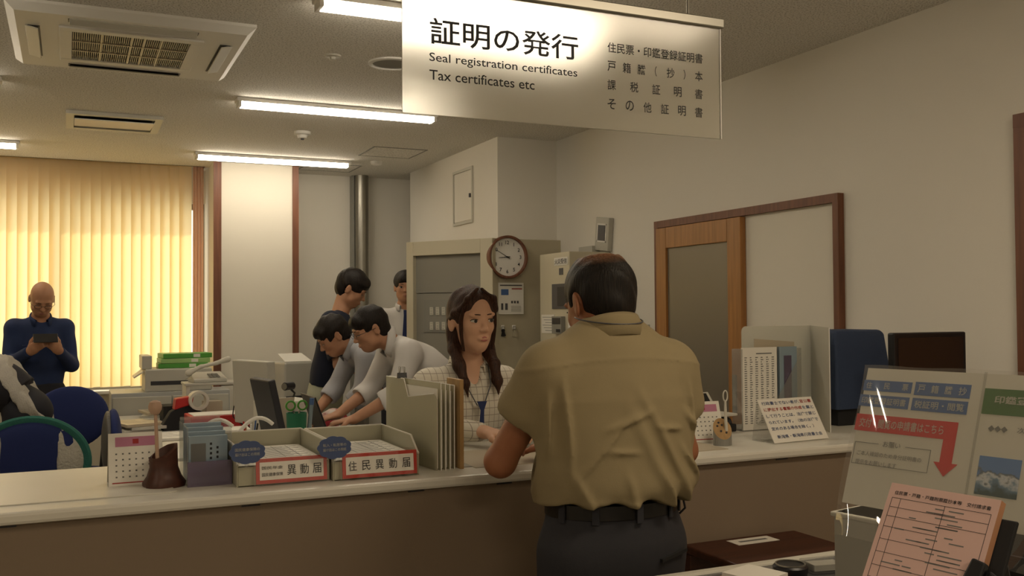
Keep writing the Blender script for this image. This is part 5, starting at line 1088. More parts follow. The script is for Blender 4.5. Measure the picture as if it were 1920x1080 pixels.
# ---- the clerk
hk = Head((.0, .045, 1.452), .06, .02, .03, .97)
J = dict(pelvis=(0, -.02, .90), waist=(0, -.01, 1.03), chest=(0, .0, 1.155), neck=(0, .0, 1.298), sh=[(-.142, -.005, 1.232), (.142, -.005, 1.232)], el=[(-.185, .06, 1.10), (.19, .06, 1.10)], wr=[(-.10, .30, 1.10), (.07, .30, 1.10)], **legs_std(.085, -.02, .86, .09))
def clerk_hair(r):
    h = hk; k = h.k; f = Field(h.c - np.array([.15, .17, .34]), h.c + .14, .0036)
    E = lambda x, y, z, a, b, c, kk=.015, sub=False: f.ell(h.p(x, y, z), (a * k, b * k, c * k), kk, h.R, sub)
    E(0, -.016, .032, .0790, .099, .0955); E(0, -.045, -.03, .064, .060, .075, .03)
    E(0, .104, -.034, .061, .066, .098, .008, True); E(0, .105, .036, .040, .048, .052, .014, True)
    for q in (-1, 1): E(q * .088, -.002, -.022, .018, .022, .030, .008, True)
    P = lambda *a: h.p(*a)
    for q in (-1, 1):
        f.chain([P(q * .010, .060, .112), P(q * .052, .066, .078), P(q * .070, .040, .038), P(q * .075, .006, .026), P(q * .074, -.03, .0)], [.008, .010, .010, .010, .010], .012)
        f.chain([P(q * .056, -.036, -.040), P(q * .066, -.012, -.10), P(q * .070, .030, -.155), P(q * .064, .060, -.215), P(q * .060, .072, -.262)], [.026, .022, .019, .015, .004], .015)
    rnd = np.random.RandomState(2); W = rnd.uniform(-60, 60, (6, 3)); W[:, 2] *= .15; ph = rnd.uniform(0, 6, 6)
    f.disp(lambda p: sum(.0013 * np.sin(p @ W[i] * 2 + ph[i]) for i in range(6)))
    for q in (-1, 1):
        K = [P(q * .006, .040, .104), P(q * .030, .056, .086), P(q * .055, .052, .050), P(q * .0655, .042, -.003), P(q * .0625, .038, -.055), P(q * .055, .038, -.105)]; pts = []
        for i in range(len(K) - 1):
            p0, p1, p2, p3 = K[max(0, i - 1)], K[i], K[i + 1], K[min(len(K) - 1, i + 2)]
            for t in np.linspace(0, 1, 6, endpoint=False): pts.append(.5 * ((2 * p1) + (-p0 + p2) * t + (2 * p0 - 5 * p1 + 4 * p2 - p3) * t * t + (-p0 + 3 * p1 - 3 * p2 + p3) * t ** 3))
        pts.append(K[-1]); n_ = len(pts)
        for off, rr in ((0, 1), (.006, .7), (-.005, .6)):
            MB().tube([Vector(p) + Vector((off * q * .8, off * .4, 0)) for p in pts], [rr * .0054 * (math.sin(math.pi * min(1, .25 + .75 * i / n_)) ** .6) + .0006 for i in range(n_)], 8, 0, 1).build('hair_lock', 'hairbrown', r, smooth=True)
    return f.mesh('hair', 'hairbrown', r)
clerk = person('young woman in a checked white shirt facing the customer across the counter', (1.262, 3.125, 0), math.pi + .02, hk, J, 'skinlight', ('plaid', 'long'), 'skirt', hair=clerk_hair, female=True, fine=.0035, lip='lip', wr=(9, .0018), girth=.84, wide=.84, sleeve_r=.86,
    faceargs=dict(brow='hairbrown', eyeopen=1.05), hands=[((.6, .6, -.1), (0, 0, -1), 1, .2, .1, .005, .88), ((-.6, .6, -.1), (0, 0, -1), -1, .2, .1, .005, .88)])
m = MB()
for q in (-1, 1): m.tube([(q * .052, -.01, 1.325), (q * .056, .050, 1.295), (q * .046, .095, 1.235), (q * .012, .112, 1.165)], .0035, 6, 0, .5)
m.build('lanyard', 'greydark', clerk)
MB().slab([(-.018, .121, 1.18), (.018, .121, 1.18), (.006, .124, 1.15), (.012, .128, 1.11), (-.004, .128, 1.10), (-.006, .124, 1.15)], (0, 1, 0), .003).build('name_strap', 'navy', clerk)
# ---- two colleagues leaning over the desks, seen from the side
def leaner(lab, base, rz, hx, hz, hpitch, shirt, seed, glasses=False, yaw=0, sc=1.0, el=None, wr=None, shy=.37, shz=1.27, skin='skin', vol=0.0):
    h = Head((0, hx, hz), yaw, hpitch, 0, sc)
    J = dict(pelvis=(0, -.04, .95), waist=(0, .09, 1.07), chest=(0, .25, 1.20), neck=(0, shy + .07, shz + .065), sh=[(-.165, shy, shz), (.165, shy, shz)], el=el, wr=wr, hip=[(-.095, -.05, .90), (.095, -.05, .90)], knee=[(-.11, -.0, .49), (.11, .03, .49)], ankle=[(-.12, -.06, .09), (.12, -.02, .09)])
    return person(lab, base, rz, h, J, skin, (shirt, 'rolled'), 'darkpants', hair=lambda r: short_hair(h, r, 'hair', fringe=.010, vol=vol, back=-.070, seed=seed), fine=.0055, wr=(seed, .0035), faceargs=dict(down=True, glasses=glasses),
        hands=[((.25, .9, -.15), (0, 0, -1), 1, .4), ((-.25, .9, -.15), (0, 0, -1), -1, .4)], sleeve_r=1.08)
leaner('man with glasses in a white shirt leaning over a desk behind the clerk', (1.985, 4.97, 0), math.pi / 2, .535, 1.395, .42, 'whiteshirt', 11, True, el=[(-.20, .45, 1.06), (.19, .48, 1.06)], wr=[(-.13, .66, .935), (.12, .68, .935)])
leaner('man in a light grey shirt leaning lowest over a desk beside the man with glasses', (1.93, 5.60, 0), math.pi / 2, .52, 1.345, .62, 'greyshirt', 12, False, el=[(-.20, .40, 1.02), (.19, .46, 1.02)], wr=[(-.13, .56, .86), (.12, .62, .86)], shy=.36, shz=1.22, vol=.004)
# ---- man in navy standing behind them
h3 = Head((0, .17, 1.635), 0, .50, .05); J = dict(pelvis=(0, 0, .98), waist=(0, .02, 1.11), chest=(0, .06, 1.30), neck=(0, .10, 1.50), sh=[(-.18, .06, 1.43), (.18, .06, 1.43)], el=[(-.25, .10, 1.16), (.25, .12, 1.16)], wr=[(-.10, .27, 1.10), (.10, .28, 1.10)], **legs_std(.095, 0, .93, .11))
person('dark haired man in a navy tee shirt standing behind the two leaning men', (1.50, 6.15, 0), math.radians(-112), h3, J, 'skin', ('navytee', 'short'), 'palepants', hair=lambda r: short_hair(h3, r, 'hair', fringe=.012, vol=.010, back=-.080, seed=21), fine=.006, wr=(21, .003), faceargs=dict(down=True),
    hands=[((.5, .7, 0), (0, .2, -1), 1, .6), ((-.5, .7, 0), (0, .2, -1), -1, .6)], collar_c=False)
# ---- man half hidden by the electrical cabinet
h4 = Head((0, .03, 1.675), .0, .05, .0); J = dict(pelvis=(0, 0, 1.0), waist=(0, 0, 1.13), chest=(0, .0, 1.32), neck=(0, .0, 1.53), sh=[(-.175, .0, 1.45), (.175, .0, 1.45)], el=[(-.22, -.02, 1.18), (.22, -.02, 1.18)], wr=[(-.20, .12, .98), (.20, .12, .98)], **legs_std(.095, 0, .95, .11))
pk = person('man in a pale shirt with a dark tie half hidden by the electrical cabinet', (2.325, 7.02, 0), math.radians(163), h4, J, 'skin', ('whiteshirt', 'long'), 'darkpants', hair=lambda r: short_hair(h4, r, 'hair', fringe=.014, vol=.006, seed=31), fine=.006, wr=(31, .003), hands=[((.1, .4, -.9), (1, 0, 0), 1, .5), ((-.1, .4, -.9), (-1, 0, 0), -1, .5)])
MB().slab([(-.014, .085, 1.50), (.014, .085, 1.50), (.012, .10, 1.46), (.028, .115, 1.22), (0, .118, 1.17), (-.028, .115, 1.22), (-.012, .10, 1.46)], (0, 1, 0), .006).build('tie', 'navy', pk)
# ---- bald man in blue looking at his phone by the window
h5 = Head((0, .11, 1.590), .0, .62, -.04); J = dict(pelvis=(0, 0, .95), waist=(0, .0, 1.08), chest=(0, .0, 1.28), neck=(0, .03, 1.455), sh=[(-.160, .0, 1.39), (.160, .0, 1.39)], el=[(-.195, .04, 1.13), (.195, .05, 1.14)], wr=[(-.095, .24, 1.235), (.085, .25, 1.235)], **legs_std(.095, 0, .90, .11))
bm_ = person('bald man with glasses in a blue work jacket looking at a phone by the window', (-.185, 7.50, 0), math.radians(187), h5, J, 'skin', ('denim', 'long'), 'darkpants', hair=None, fine=.006, wr=(41, .004), faceargs=dict(down=True, glasses=True), shirt_name='jacket', sleeve_r=.98, wide=.92,
    hands=[((.45, .6, .45), (.5, -.3, .3), -1, .55), ((-.45, .6, .45), (-.5, -.3, .3), 1, .75)])
MB().box(-.12, -.05, .125, .135, 1.27, 1.275).box(.05, .12, .125, .135, 1.27, 1.275).build('pocket_flap', 'navy', bm_)
def loc2w(o, p): return Matrix.Rotation(o.rotation_euler.z, 4, 'Z') @ Vector(p) + Vector(o.location)
ph_ = thing('smartphone', 'dark smartphone held by the bald man in blue', 'phone', tuple(loc2w(bm_, (0, .345, 1.325))), bm_.rotation_euler.z)
m = MB(); m.T = Matrix.Rotation(.7, 4, 'X'); m.box(-.075, .075, -.004, .004, -.036, .036); m.build('phone_body', 'black', ph_, bevel=.003)
m = MB(); m.T = Matrix.Rotation(.7, 4, 'X'); m.box(-.068, .068, -.0052, -.004, -.032, .032); m.build('screen', 'greydark', ph_)
# ---- person bending at the left picture edge, only the back in view
h6 = Head((0, .72, 1.10), 0, 1.2, 0); J = dict(pelvis=(0, -.02, .96), waist=(0, .13, 1.06), chest=(0, .33, 1.13), neck=(0, .56, 1.14), sh=[(-.18, .48, 1.11), (.18, .48, 1.11)], el=[(-.2, .55, .88), (.2, .57, .88)], wr=[(-.12, .68, .80), (.12, .70, .80)], hip=[(-.095, -.03, .90), (.095, -.03, .90)], knee=[(-.11, .0, .49), (.11, .02, .49)], ankle=[(-.12, -.05, .09), (.12, -.03, .09)])
def band(c):    # pale fleece band low along the side of the vest
    return ((c[:, 1] < .16 + (c[:, 2] - 1.0) * 1.2) & (c[:, 1] > .04 + (c[:, 2] - 1.0) * 1.2)).astype(int)
def vest_core(g, lat):
    g.cone((0, .0, 1.01), (0, .14, 1.09), .170, .185, .06, lat=lat, flat=.72); g.cone((0, .14, 1.09), (0, .36, 1.14), .185, .19, .06, lat=lat, flat=.72); g.cone((0, .36, 1.14), (0, .5, 1.14), .18, .11, .06, lat=lat, flat=.66)
bp_ = person('person in a dark vest bending over at the left edge of the picture', (-.27, 6.36, 0), math.radians(78), h6, J, 'skin', ('vest', 'long'), 'darkpants', hair=lambda r: short_hair(h6, r, 'hair', seed=51), fine=.008, wr=(51, .004), core=vest_core, shirt_name='vest', collar_c=False, hands=[((0, .5, -.7), (1, 0, 0), 1, .5), ((0, .5, -.7), (-1, 0, 0), -1, .5)])
f_ = Field((-.26, -.30, .78), (.26, .25, 1.34), .008); f_.V[:] = .5
f_.cone((0, -.06, .98), (0, .08, 1.08), .184, .192, .05, lat=(1, 0, 0), flat=.82); f_.cut(lambda p: np.abs(p[..., 1] + .055 - (p[..., 2] - 1.0) * .6) - .040); f_.disp(wrinkles(3, .006, 60)); f_.mesh('fleece_band', 'vestside', bp_)
# ------------------------------------------------------------------ office beyond the counter: desks, chairs and what lies on them
mat('desktop', 'c9c9c4', .35); mat('deskmetal', 'a9abaa', .45); mat('bluefabric', '1d2b60', .9, bump=(300, .3, .001)); mat('fleece', 'c3bfb2', .95, bump=(90, 1, .01)); mat('cardigan', '2f6b60', .95, bump=(150, .6, .004)); mat('chairplastic', '55534f', .5)
DT = .74
def desk(x0, x1, y0, y1, lab, side):
    t = thing('office_desk', lab, 'desk', ((x0 + x1) / 2, (y0 + y1) / 2, 0), 0, 'office desks pushed together'); hx, hy = (x1 - x0) / 2, (y1 - y0) / 2
    MB().box(-hx, hx, -hy, hy, DT - .028, DT).build('desktop', 'desktop', t, bevel=.004)
    for s_ in (-1, 1): MB().box(-hx + .02, hx - .02, s_ * (hy - .013) - .011, s_ * (hy - .013) + .011, .02, DT - .03).build('side_panel', 'deskmetal', t, bevel=.003)
    xs = -side
    c = MB().box(min(xs * (hx - .02), xs * (hx - .05)), max(xs * (hx - .02), xs * (hx - .05)), -hy + .02, hy - .02, .25, DT - .03).build('modesty_panel', 'deskmetal', t)
    dr = MB().box(-hx + .06, hx - .06, hy - .42, hy - .04, .06, DT - .04).build('drawer_unit', 'deskmetal', t, bevel=.003)
    for z in (.10, .30, .50):
        d = MB().box(side * (hx - .06) - (.0 if side > 0 else .012), side * (hx - .06) + (.012 if side > 0 else 0), hy - .41, hy - .05, z, z + .18).build('drawer', 'greylight', t, bevel=.002)
        MB().box(side * (hx - .045) - .006, side * (hx - .045) + .006, hy - .29, hy - .17, z + .13, z + .145).build('handle', 'steel', d)
    return t
dn = ['nearest the counter', 'in the middle of the row', 'nearest the window']
for i, (y0, y1) in enumerate(((4.15, 5.30), (5.30, 6.45), (6.45, 7.60))):
    desk(.33, 1.00, y0 + .002, y1 - .002, 'grey office desk of the left row, ' + dn[i], -1); desk(1.004, 1.67, y0 + (.002 if i < 2 else -.03), (y1 - .002) if i != 1 else 5.86, 'grey office desk of the right row, ' + dn[i], 1)
def chair(loc, rz, lab, w=.23, hh=.92):
    t = thing('office_chair', lab, 'chair', loc, rz, 'blue office chairs'); z0 = .46          # faces +y
    g = Field((-.28, -.28, z0 - .08), (.28, .28, z0 + .05), .010); g.ell((0, .0, z0 - .01), (.235, .235, .05), .02); g.cut(lambda p: z0 - .05 - p[..., 2]); g.mesh('seat', 'bluefabric', t)
    g = Field((-.28, -.33, z0 + .08), (.28, -.1, hh + .02), .010); zc = (z0 + .14 + hh) / 2
    g.ell((0, -.235, zc), (w, .045, (hh - z0 - .14) / 2 + .01), .02)
    def bend(p): return 0 * p[:, 0]
    g.mesh('backrest', 'bluefabric', t)
    g = Field((-.28, -.36, z0 + .08), (.28, -.1, hh + .02), .010); g.ell((0, -.262, zc), (w * .97, .034, (hh - z0 - .14) / 2), .02); g.mesh('back_shell', 'chairplastic', t)
    MB().tube([(0, -.08, z0 - .06), (0, -.27, z0 - .05), (0, -.295, z0 + .10), (0, -.28, zc)], [.02, .02, .018, .015]).build('back_bar', 'blackmatte', t)
    MB().cyl((0, 0, .10), (0, 0, z0 - .05), .025, n=14).build('gas_column', 'blackmatte', t)
    for i in range(5):
        a = 2 * math.pi * i / 5 + .3; c, s_ = math.cos(a), math.sin(a); b = MB().tube([(0, 0, .11), (.15 * c, .15 * s_, .095), (.27 * c, .27 * s_, .075)], [.022, .018, .014]).build('base_arm', 'chairplastic', t)
        MB().cyl((.27 * c - .012 * s_, .27 * s_ + .012 * c, .03), (.27 * c + .012 * s_, .27 * s_ - .012 * c, .03), .03, n=14).build('castor', 'rubber', b)
    return t
a_ = atz(166, 725, .955); chair((.07, 6.80, 0), math.radians(195), 'large blue office chair behind the bending person near the window', .25, 1.0)
chair((.02, 6.30 - .02, 0), math.radians(-80), 'blue office chair seen edge on at the end of the desks', .22, .96) if False else None
chair((.455, 5.68, 0), math.radians(-90), 'blue office chair seen from its side at the left desk row', .22, .96)
cj = chair((-.20, 5.02, 0), math.radians(172), 'blue office chair with a green rimmed fleece vest over its back', .23, .955)
# vest over the near chair's back
vt_ = thing('fleece_vest', 'green edged cream fleece vest hung over the back of the near blue chair', 'vest', (-.20, 5.02, 0), math.radians(172))
g = Field((-.32, -.38, .50), (.32, -.12, 1.1), .010); g.V[:] = .5; g.ell((0, -.25, .76), (.255, .072, .215), .01)
g.cut(lambda p: .120 - np.abs(p[..., 0]) + .25 * np.maximum(0, p[..., 2] - .9)); g.cut(lambda p: .50 - p[..., 2]); g.disp(wrinkles(7, .005, 50)); V_ = g.V.copy()
for q_ in (-1, 1):
    g.V = V_.copy(); g.cut(lambda p: -q_ * p[..., 0]); g.mesh('fleece_front', 'fleece', vt_)
MB().tube([(.245 * math.sin(a), -.25, .76 + .200 * math.cos(a)) for a in np.linspace(-1.75, 1.75, 30)], .024, 10, 0, 1.5).build('collar_rim', 'cardigan', vt_, smooth=True)
# ---- helpers for desk clutter
def blk(name, lab, cat, px_, py_, d_, size, mats, rz=0, z=None, bev=.003, part='body', grp=None, extra=None):
    """a thing whose base centre lies under pixel (px, py) at distance d; rests on height z"""
    q = atd(px_, py_, d_); t = thing(name, lab, cat, (q.x, q.y, DT if z is None else z), rz, grp); w_, dp, h_ = size
    MB().box(-w_ / 2, w_ / 2, -dp / 2, dp / 2, 0, h_).build(part, mats, t, bevel=bev)
    if extra: extra(t, w_, dp, h_)
    return t
# low cabinet by the window carrying the printer
q = atd(330, 745, 6.95); pc = thing('low_cabinet', 'low grey cabinet under the printer by the window', 'cabinet', (q.x, 7.86, 0)); PZ = .90
MB().box(-.42, .42, -.22, .22, 0, PZ).build('cabinet_body', 'deskmetal', pc, bevel=.004)
for s_ in (-1, 1): 
    d = MB().box(min(s_ * .005, s_ * .41), max(s_ * .005, s_ * .41), -.235, -.22, .03, PZ - .03).build('cabinet_door', 'greylight', pc, bevel=.003); MB().box(s_ * .04 - .006, s_ * .04 + .006, -.25, -.235, .5, .6).build('handle', 'steel', d)
q = aty(332, 700, 7.8); pr = thing('printer', 'pale grey printer with green paper packs on top by the window', 'printer', (q.x, 7.84, PZ)); 
MB().slab([(-.24, -.18, 0), (.24, -.18, 0), (.24, .18, 0), (-.24, .18, 0)], (0, 0, 1), .17).build('printer_body', 'greylight', pr, bevel=.01)
MB().slab([(-.31, -.10, .10), (-.24, -.14, .15), (-.24, .14, .15), (-.31, .12, .10)], (0, 0, 1), .012).build('output_tray', 'offwhite', pr); MB().box(-.20, .20, -.182, -.18, .05, .08).build('paper_slot', 'dark', pr)
MB().box(-.26, -.19, -.17, .17, .17, .27).build('scanner_hinge', 'greylight', pr, bevel=.006)
for i in range(3):
    t = thing('paper_pack', ('lowest bright green paper pack on the printer', 'light green paper pack in the middle of the stack on the printer', 'topmost bright green paper pack on the printer')[i], 'paper pack', (q.x + .03 + .01 * i, 7.84, PZ + .171 + i * .037), .05 * i, 'green paper packs on the printer'); MB().box(-.17, .19, -.12, .12, 0, .036).build('wrapper', 'green' if i != 1 else 'greenlt', t, bevel=.004); MB().box(.05, .10, -.1205, -.12, .006, .03).build('label', 'paper', t)
# shelf bridging the desk with telephone on top
SZ = 1.02
def on(px_, py_, z): return atz(px_, py_, z)
q = atd(398, 715, 6.55); sh_ = thing('desk_shelf', 'small grey desktop shelf carrying the telephone', 'shelf', (q.x, q.y, DT)); hz = SZ - DT
MB().box(-.19, .19, -.13, .13, hz - .016, hz).build('shelf_board', 'greylight', sh_, bevel=.003)
for x in (-.17, .17): MB().box(x - .012, x + .012, -.12, .12, 0, hz - .016).build('shelf_leg', 'offwhite', sh_)
tp = thing('telephone', 'pale grey desk telephone with its handset propped up on the desktop shelf', 'telephone', (q.x - .03, q.y, SZ), .1)
MB().slab([(-.11, -.09, 0), (-.11, .10, 0), (-.11, .10, .065), (-.11, -.09, .025)], (1, 0, 0), .22).build('phone_body', 'greylight', tp, bevel=.006)
g = Field((-.16, -.07, .03), (.16, .05, .18), .006); g.V[:] = .5; g.chain([(-.13, -.02, .065), (-.05, -.02, .105), (.05, -.02, .125), (.13, -.02, .150)], [.022, .013, .013, .022], .012); g.mesh('handset', 'offwhite', tp)
m = MB()
for i in range(4):
    for j in range(3): m.box(.0 + j * .024, .018 + j * .024, -.07 + i * .024, -.054 + i * .024, .032 + i * .005, .040 + i * .005)
m.build('keypad', 'grey', tp)
MB().tube([(-.11, -.02, .02)] + [(-.13 - .02 * math.cos(a * 2), -.03 + .01 * math.sin(a * 9), .02 + .03 * math.sin(a)) for a in np.linspace(0, 3.1, 24)], .003, 5).build('cord', 'greylight', tp)
# desk clutter

def pile(px_, py_, d_, n, lab, sz=(.21, .30), z=DT, seed=0, th=.006, yaw=0, grp=None, mt=('paper', 'greylight', 'edge')):
    rnd = random.Random(seed); q = atd(px_, py_, d_); zz = z; out = None
    for i in range(n):
        t = thing('paper_sheet' if th < .004 else 'document_file', ('topmost' if i == n - 1 else 'lowest' if i == 0 else ('second', 'third', 'fourth', 'fifth')[i - 1] + ' from the bottom') + ' ' + lab, 'papers', (q.x + rnd.uniform(-.03, .03), q.y + rnd.uniform(-.03, .03), zz), yaw + rnd.uniform(-.35, .35), grp or lab.replace('loose ', '') + ' group')
        m = MB().box(-sz[0] / 2, sz[0] / 2, -sz[1] / 2, sz[1] / 2, 0, th); 
        for k_ in range(7): m.box(-sz[0] * .36, sz[0] * rnd.uniform(.1, .36), sz[1] * (.36 - .1 * k_), sz[1] * (.36 - .1 * k_) + .003, th, th + .0004, 1)
        m.build('sheets', [mt[i % len(mt)], 'inkgrey'], t); zz += th + .0012
    return zz
pile(262, 800, 6.15, 3, 'white file at the window end of the desks', seed=1, th=.018)
pile(318, 818, 5.45, 4, 'file in the middle pile on the left desk row', seed=2, th=.014)
pile(395, 830, 5.1, 5, 'white file behind the clear leaflet box', seed=3, th=.016)
pile(300, 770, 6.9, 3, 'white file below the printer', seed=4, th=.016)
pile(345, 835, 4.95, 4, 'loose sheet on the desk behind the stump', seed=5, th=.002)
pile(262, 790, 6.55, 3, 'loose sheet by the far blue chair', seed=6, th=.002)
pile(285, 815, 5.5, 3, 'folder before the black case', seed=8, th=.010, mt=('paper', 'offwhite', 'steelbeige2'))
pile(370, 850, 4.75, 4, 'loose sheet behind the teal box', seed=9, th=.003)
# black case, red box, paper stack on it
blk('black_case', 'small black case left of the red box file', 'box', 322, 790, 6.75, (.15, .20, .105), 'blackmatte', .1, z=DT + .0, part='case_body', extra=lambda t, w_, d_, h_: MB().box(-.04, .04, -d_ / 2 - .004, -d_ / 2, .04, .06).build('case_latch', 'grey', t))
rb = blk('box_file', 'bright red box file lying flat on the desks', 'box file', 408, 800, 6.0, (.36, .26, .12), 'red', .05, part='file_body', bev=.004, extra=lambda t, w_, d_, h_: MB().box(-.16, .16, -.11, .11, h_, h_ + .004).build('top_sheet', 'paper', t))
blk('box_file', 'second red box file below the paper stack nearer the counter', 'box file', 425, 815, 5.25, (.26, .22, .07), 'red', -.05, part='file_body', extra=lambda t, w_, d_, h_: MB().box(-w_ / 2 - .001, w_ / 2 + .001, -d_ / 2 - .001, d_ / 2 + .001, .02, .035).build('dark_band', 'dark', t))
blk('paper_ream', 'pale paper ream on the second red box file', 'papers', 425, 815, 5.25, (.24, .19, .045), 'paper', -.05, z=DT + .0705, part='sheets')
# tape roller machine: black body, red and white roll
q = atd(343, 745, 6.2); t = thing('tape_dispenser', 'black and red tape dispenser with a white roll beneath the telephone shelf', 'tape dispenser', (q.x, q.y, DT + .13 - .13), .1)
MB().slab([(-.13, -.04, 0), (.13, -.04, 0), (.13, -.04, .10), (.02, -.04, .16), (-.08, -.04, .12), (-.13, -.04, .04)], (0, 1, 0), .08).build('dispenser_body', 'blackmatte', t, bevel=.006)
MB().slab([(-.06, -.045, .13), (.05, -.045, .16), (.06, -.045, .215), (-.05, -.045, .20)], (0, 1, 0), .085).build('red_cap', 'red', t, bevel=.006)
ring(MB(), .045, .062, -.035, .035, 30).build('tape_roll', 'offwhite', t, smooth=True).location = (.085, -.045, .185)
for i, (px_, lab) in enumerate(((398, 'tan cardboard pen box under the telephone shelf'), )):
    blk('pen_box', lab, 'box', px_, 745, 6.35, (.11, .09, .17), 'edge', .2, part='box_body')
# monitors, printers and devices around the middle of the desk row
def pcbox(px_, py_, d_, size, lab, rz, tilt=0, mt='greylight', name='computer_monitor'):
    q = atd(px_, py_, d_); t = thing(name, lab, 'monitor', (q.x, q.y, DT), rz); w_, dp, h_ = size
    MB().box(-.10, .10, -.08, .10, 0, .015).build('foot', mt, t, bevel=.004); MB().box(-.025, .025, .0, .04, .015, .20).build('neck', mt, t)
    m = MB(); m.T = Matrix.Translation((0, -.01, .10)) @ Matrix.Rotation(-tilt, 4, 'X'); m.box(-w_ / 2, w_ / 2, 0, dp, 0, h_ - .1); m.build('monitor_case', mt, t, bevel=.006)
    m = MB(); m.T = Matrix.Translation((0, -.01, .10)) @ Matrix.Rotation(-tilt, 4, 'X'); m.box(-w_ / 2 + .02, w_ / 2 - .02, -.003, 0, .02, h_ - .12); m.build('screen', 'black', t); return t
pcbox(484, 770, 5.6, (.40, .05, .47), 'pale monitor seen from its side in the desk row', math.radians(110), .05)
pcbox(520, 775, 4.8, (.27, .035, .43), 'slim dark monitor leaning just right of the pale monitor', math.radians(100), .22, 'dark')
def lp(t, w_, d_, h_):
    MB().slab([(-w_ / 2 + .01, -.10, h_), (w_ / 2 - .01, -.10, h_), (w_ / 2 - .02, .02, h_ + .05), (-w_ / 2 + .02, .02, h_ + .05)], (0, 0, 1), .006).build('output_paper', 'paper', t); MB().box(-w_ / 2 + .01, w_ / 2 - .01, -d_ / 2 - .003, -d_ / 2, h_ * .35, h_ * .45).build('paper_slot', 'dark', t)
blk('label_printer', 'pale office printer right of the slim dark monitor', 'printer', 546, 770, 6.6, (.22, .22, .41), 'greylight', .3, part='printer_body', bev=.012, extra=lp)
blk('cash_machine', 'pale beige desktop machine in front of the black speakers', 'machine', 568, 805, 5.2, (.26, .24, .27), 'offwhite', .25, part='machine_body', bev=.012, extra=lambda t, w_, d_, h_: MB().slab([(-w_ / 2 - .05, -d_ / 2 - .06, -.0), (-w_ / 2 + .06, -d_ / 2 - .06, .0), (-w_ / 2 + .13, -d_ / 2 - .004, h_ + .02), (-w_ / 2 + .02, -d_ / 2 - .004, h_ + .02)], (0, 1, 0), .012).build('open_cover', 'edge', t))
for px_, lab in ((586, 'wider black speaker standing behind the beige machine'), (608, 'narrower black speaker beside the navy shirted man')):
    blk('speaker', lab, 'speaker', px_ + (0 if px_ < 600 else 5), 752, 6.95, (.105 if px_ < 600 else .06, .10, .31), 'black', .2, part='speaker_case', extra=lambda t, w_, d_, h_: MB().box(-w_ / 2 + .008, w_ / 2 - .008, -d_ / 2 - .002, -d_ / 2, .02, h_ - .02).build('speaker_cloth', 'blackmatte', t))
[o for o in COL.objects if o.name.startswith('cash_machine')][0].location = (1.07, 5.32, DT)
# webcam like lamp on the beige machine
q = atd(574, 735, 5.3); t = thing('desk_camera', 'small black camera on a curled arm over the beige machine', 'camera', (1.12, 5.34, DT + .271)); 
MB().tube([(0, 0, 0), (.01, 0, .03), (-.02, -.01, .06)], .006).build('arm', 'black', t); MB().cyl((-.05, -.03, .07), (.0, .01, .07), .022, n=16).build('camera_body', 'black', t); MB().cyl((-.056, -.035, .07), (-.05, -.03, .07), .018, n=16).build('lens_ring', 'steel', t)
# laptop at the leaning men
q = atd(637, 798, 4.95); t = thing('laptop', 'open black laptop under the hands of the leaning men', 'laptop', (1.30, 4.93, DT + .105), math.radians(90))
m = MB().box(-.16, .16, -.11, .11, 0, .018); m.build('keyboard_base', 'dark', t, bevel=.003)
m = MB(); m.T = Matrix.Translation((0, .11, .012)) @ Matrix.Rotation(-.35, 4, 'X'); m.box(-.16, .16, 0, .008, 0, .22); m.build('laptop_lid', 'black', t, bevel=.003)
blk('document_file', 'thick pale file under the open black laptop', 'file', 637, 800, 5.0, (.30, .24, .104), 'greylight', 0, part='file_body').location = (1.30, 4.93, DT)
# patterned cloth bag and pens, scissors
q = atd(628, 745, 5.75); t = thing('cloth_bag', 'white and red patterned cloth bag on the desk below the grey shirted man', 'bag', (1.34, 5.33, DT)); g = Field((-.16, -.13, 0), (.16, .13, .27), .010); g.ell((0, 0, .10), (.10, .08, .11), .02); g.cut(lambda p: .004 - p[..., 2]); g.disp(wrinkles(3, .008, 30)); mat('floral', 'd8cfc8', .85, noise=(14, 'a03038', .06)); g.mesh('bag_body', 'floral', t)
# pen cups
def cup(px_, py_, d_, lab, cm, pens, z=DT, sc=1):
    q = atd(px_, py_, d_); t = thing('pen_cup', lab, 'pen cup', (q.x, q.y, z)); MB().lathe([(.034, 0), (.038, .10), (.035, .10), (.031, .006), (.001, .006)], n=20).build('cup_body', cm, t, smooth=True); rnd = random.Random(int(px_))
    for i, pm in enumerate(pens):
        a = i * 2.3; s = thing('pen', '%s pen standing in the %s' % (('dark', 'orange', 'white', 'blue', 'red')[i % 5], lab), 'pen', (q.x + .015 * math.cos(a), q.y + .015 * math.sin(a), z + .008)); MB().cyl((0, 0, 0), (.022 * math.cos(a), .022 * math.sin(a), .15 + .02 * rnd.random()), .0045, n=8).build('barrel', pm, s)
    return q
cup(470, 800, 5.1, 'grey pen cup behind the left letter tray', 'greylight', ['black', 'pinkedge', 'white', 'bluesign', 'red'])
cup(488, 800, 4.6, 'black pen cup beside the grey pen cup', 'blackmatte', ['black', 'pinkedge', 'white'])
q = cup(556, 815, 3.75, 'tall clear green pen holder behind the letter trays', 'teal', [], z=1.012 - .0, sc=1)
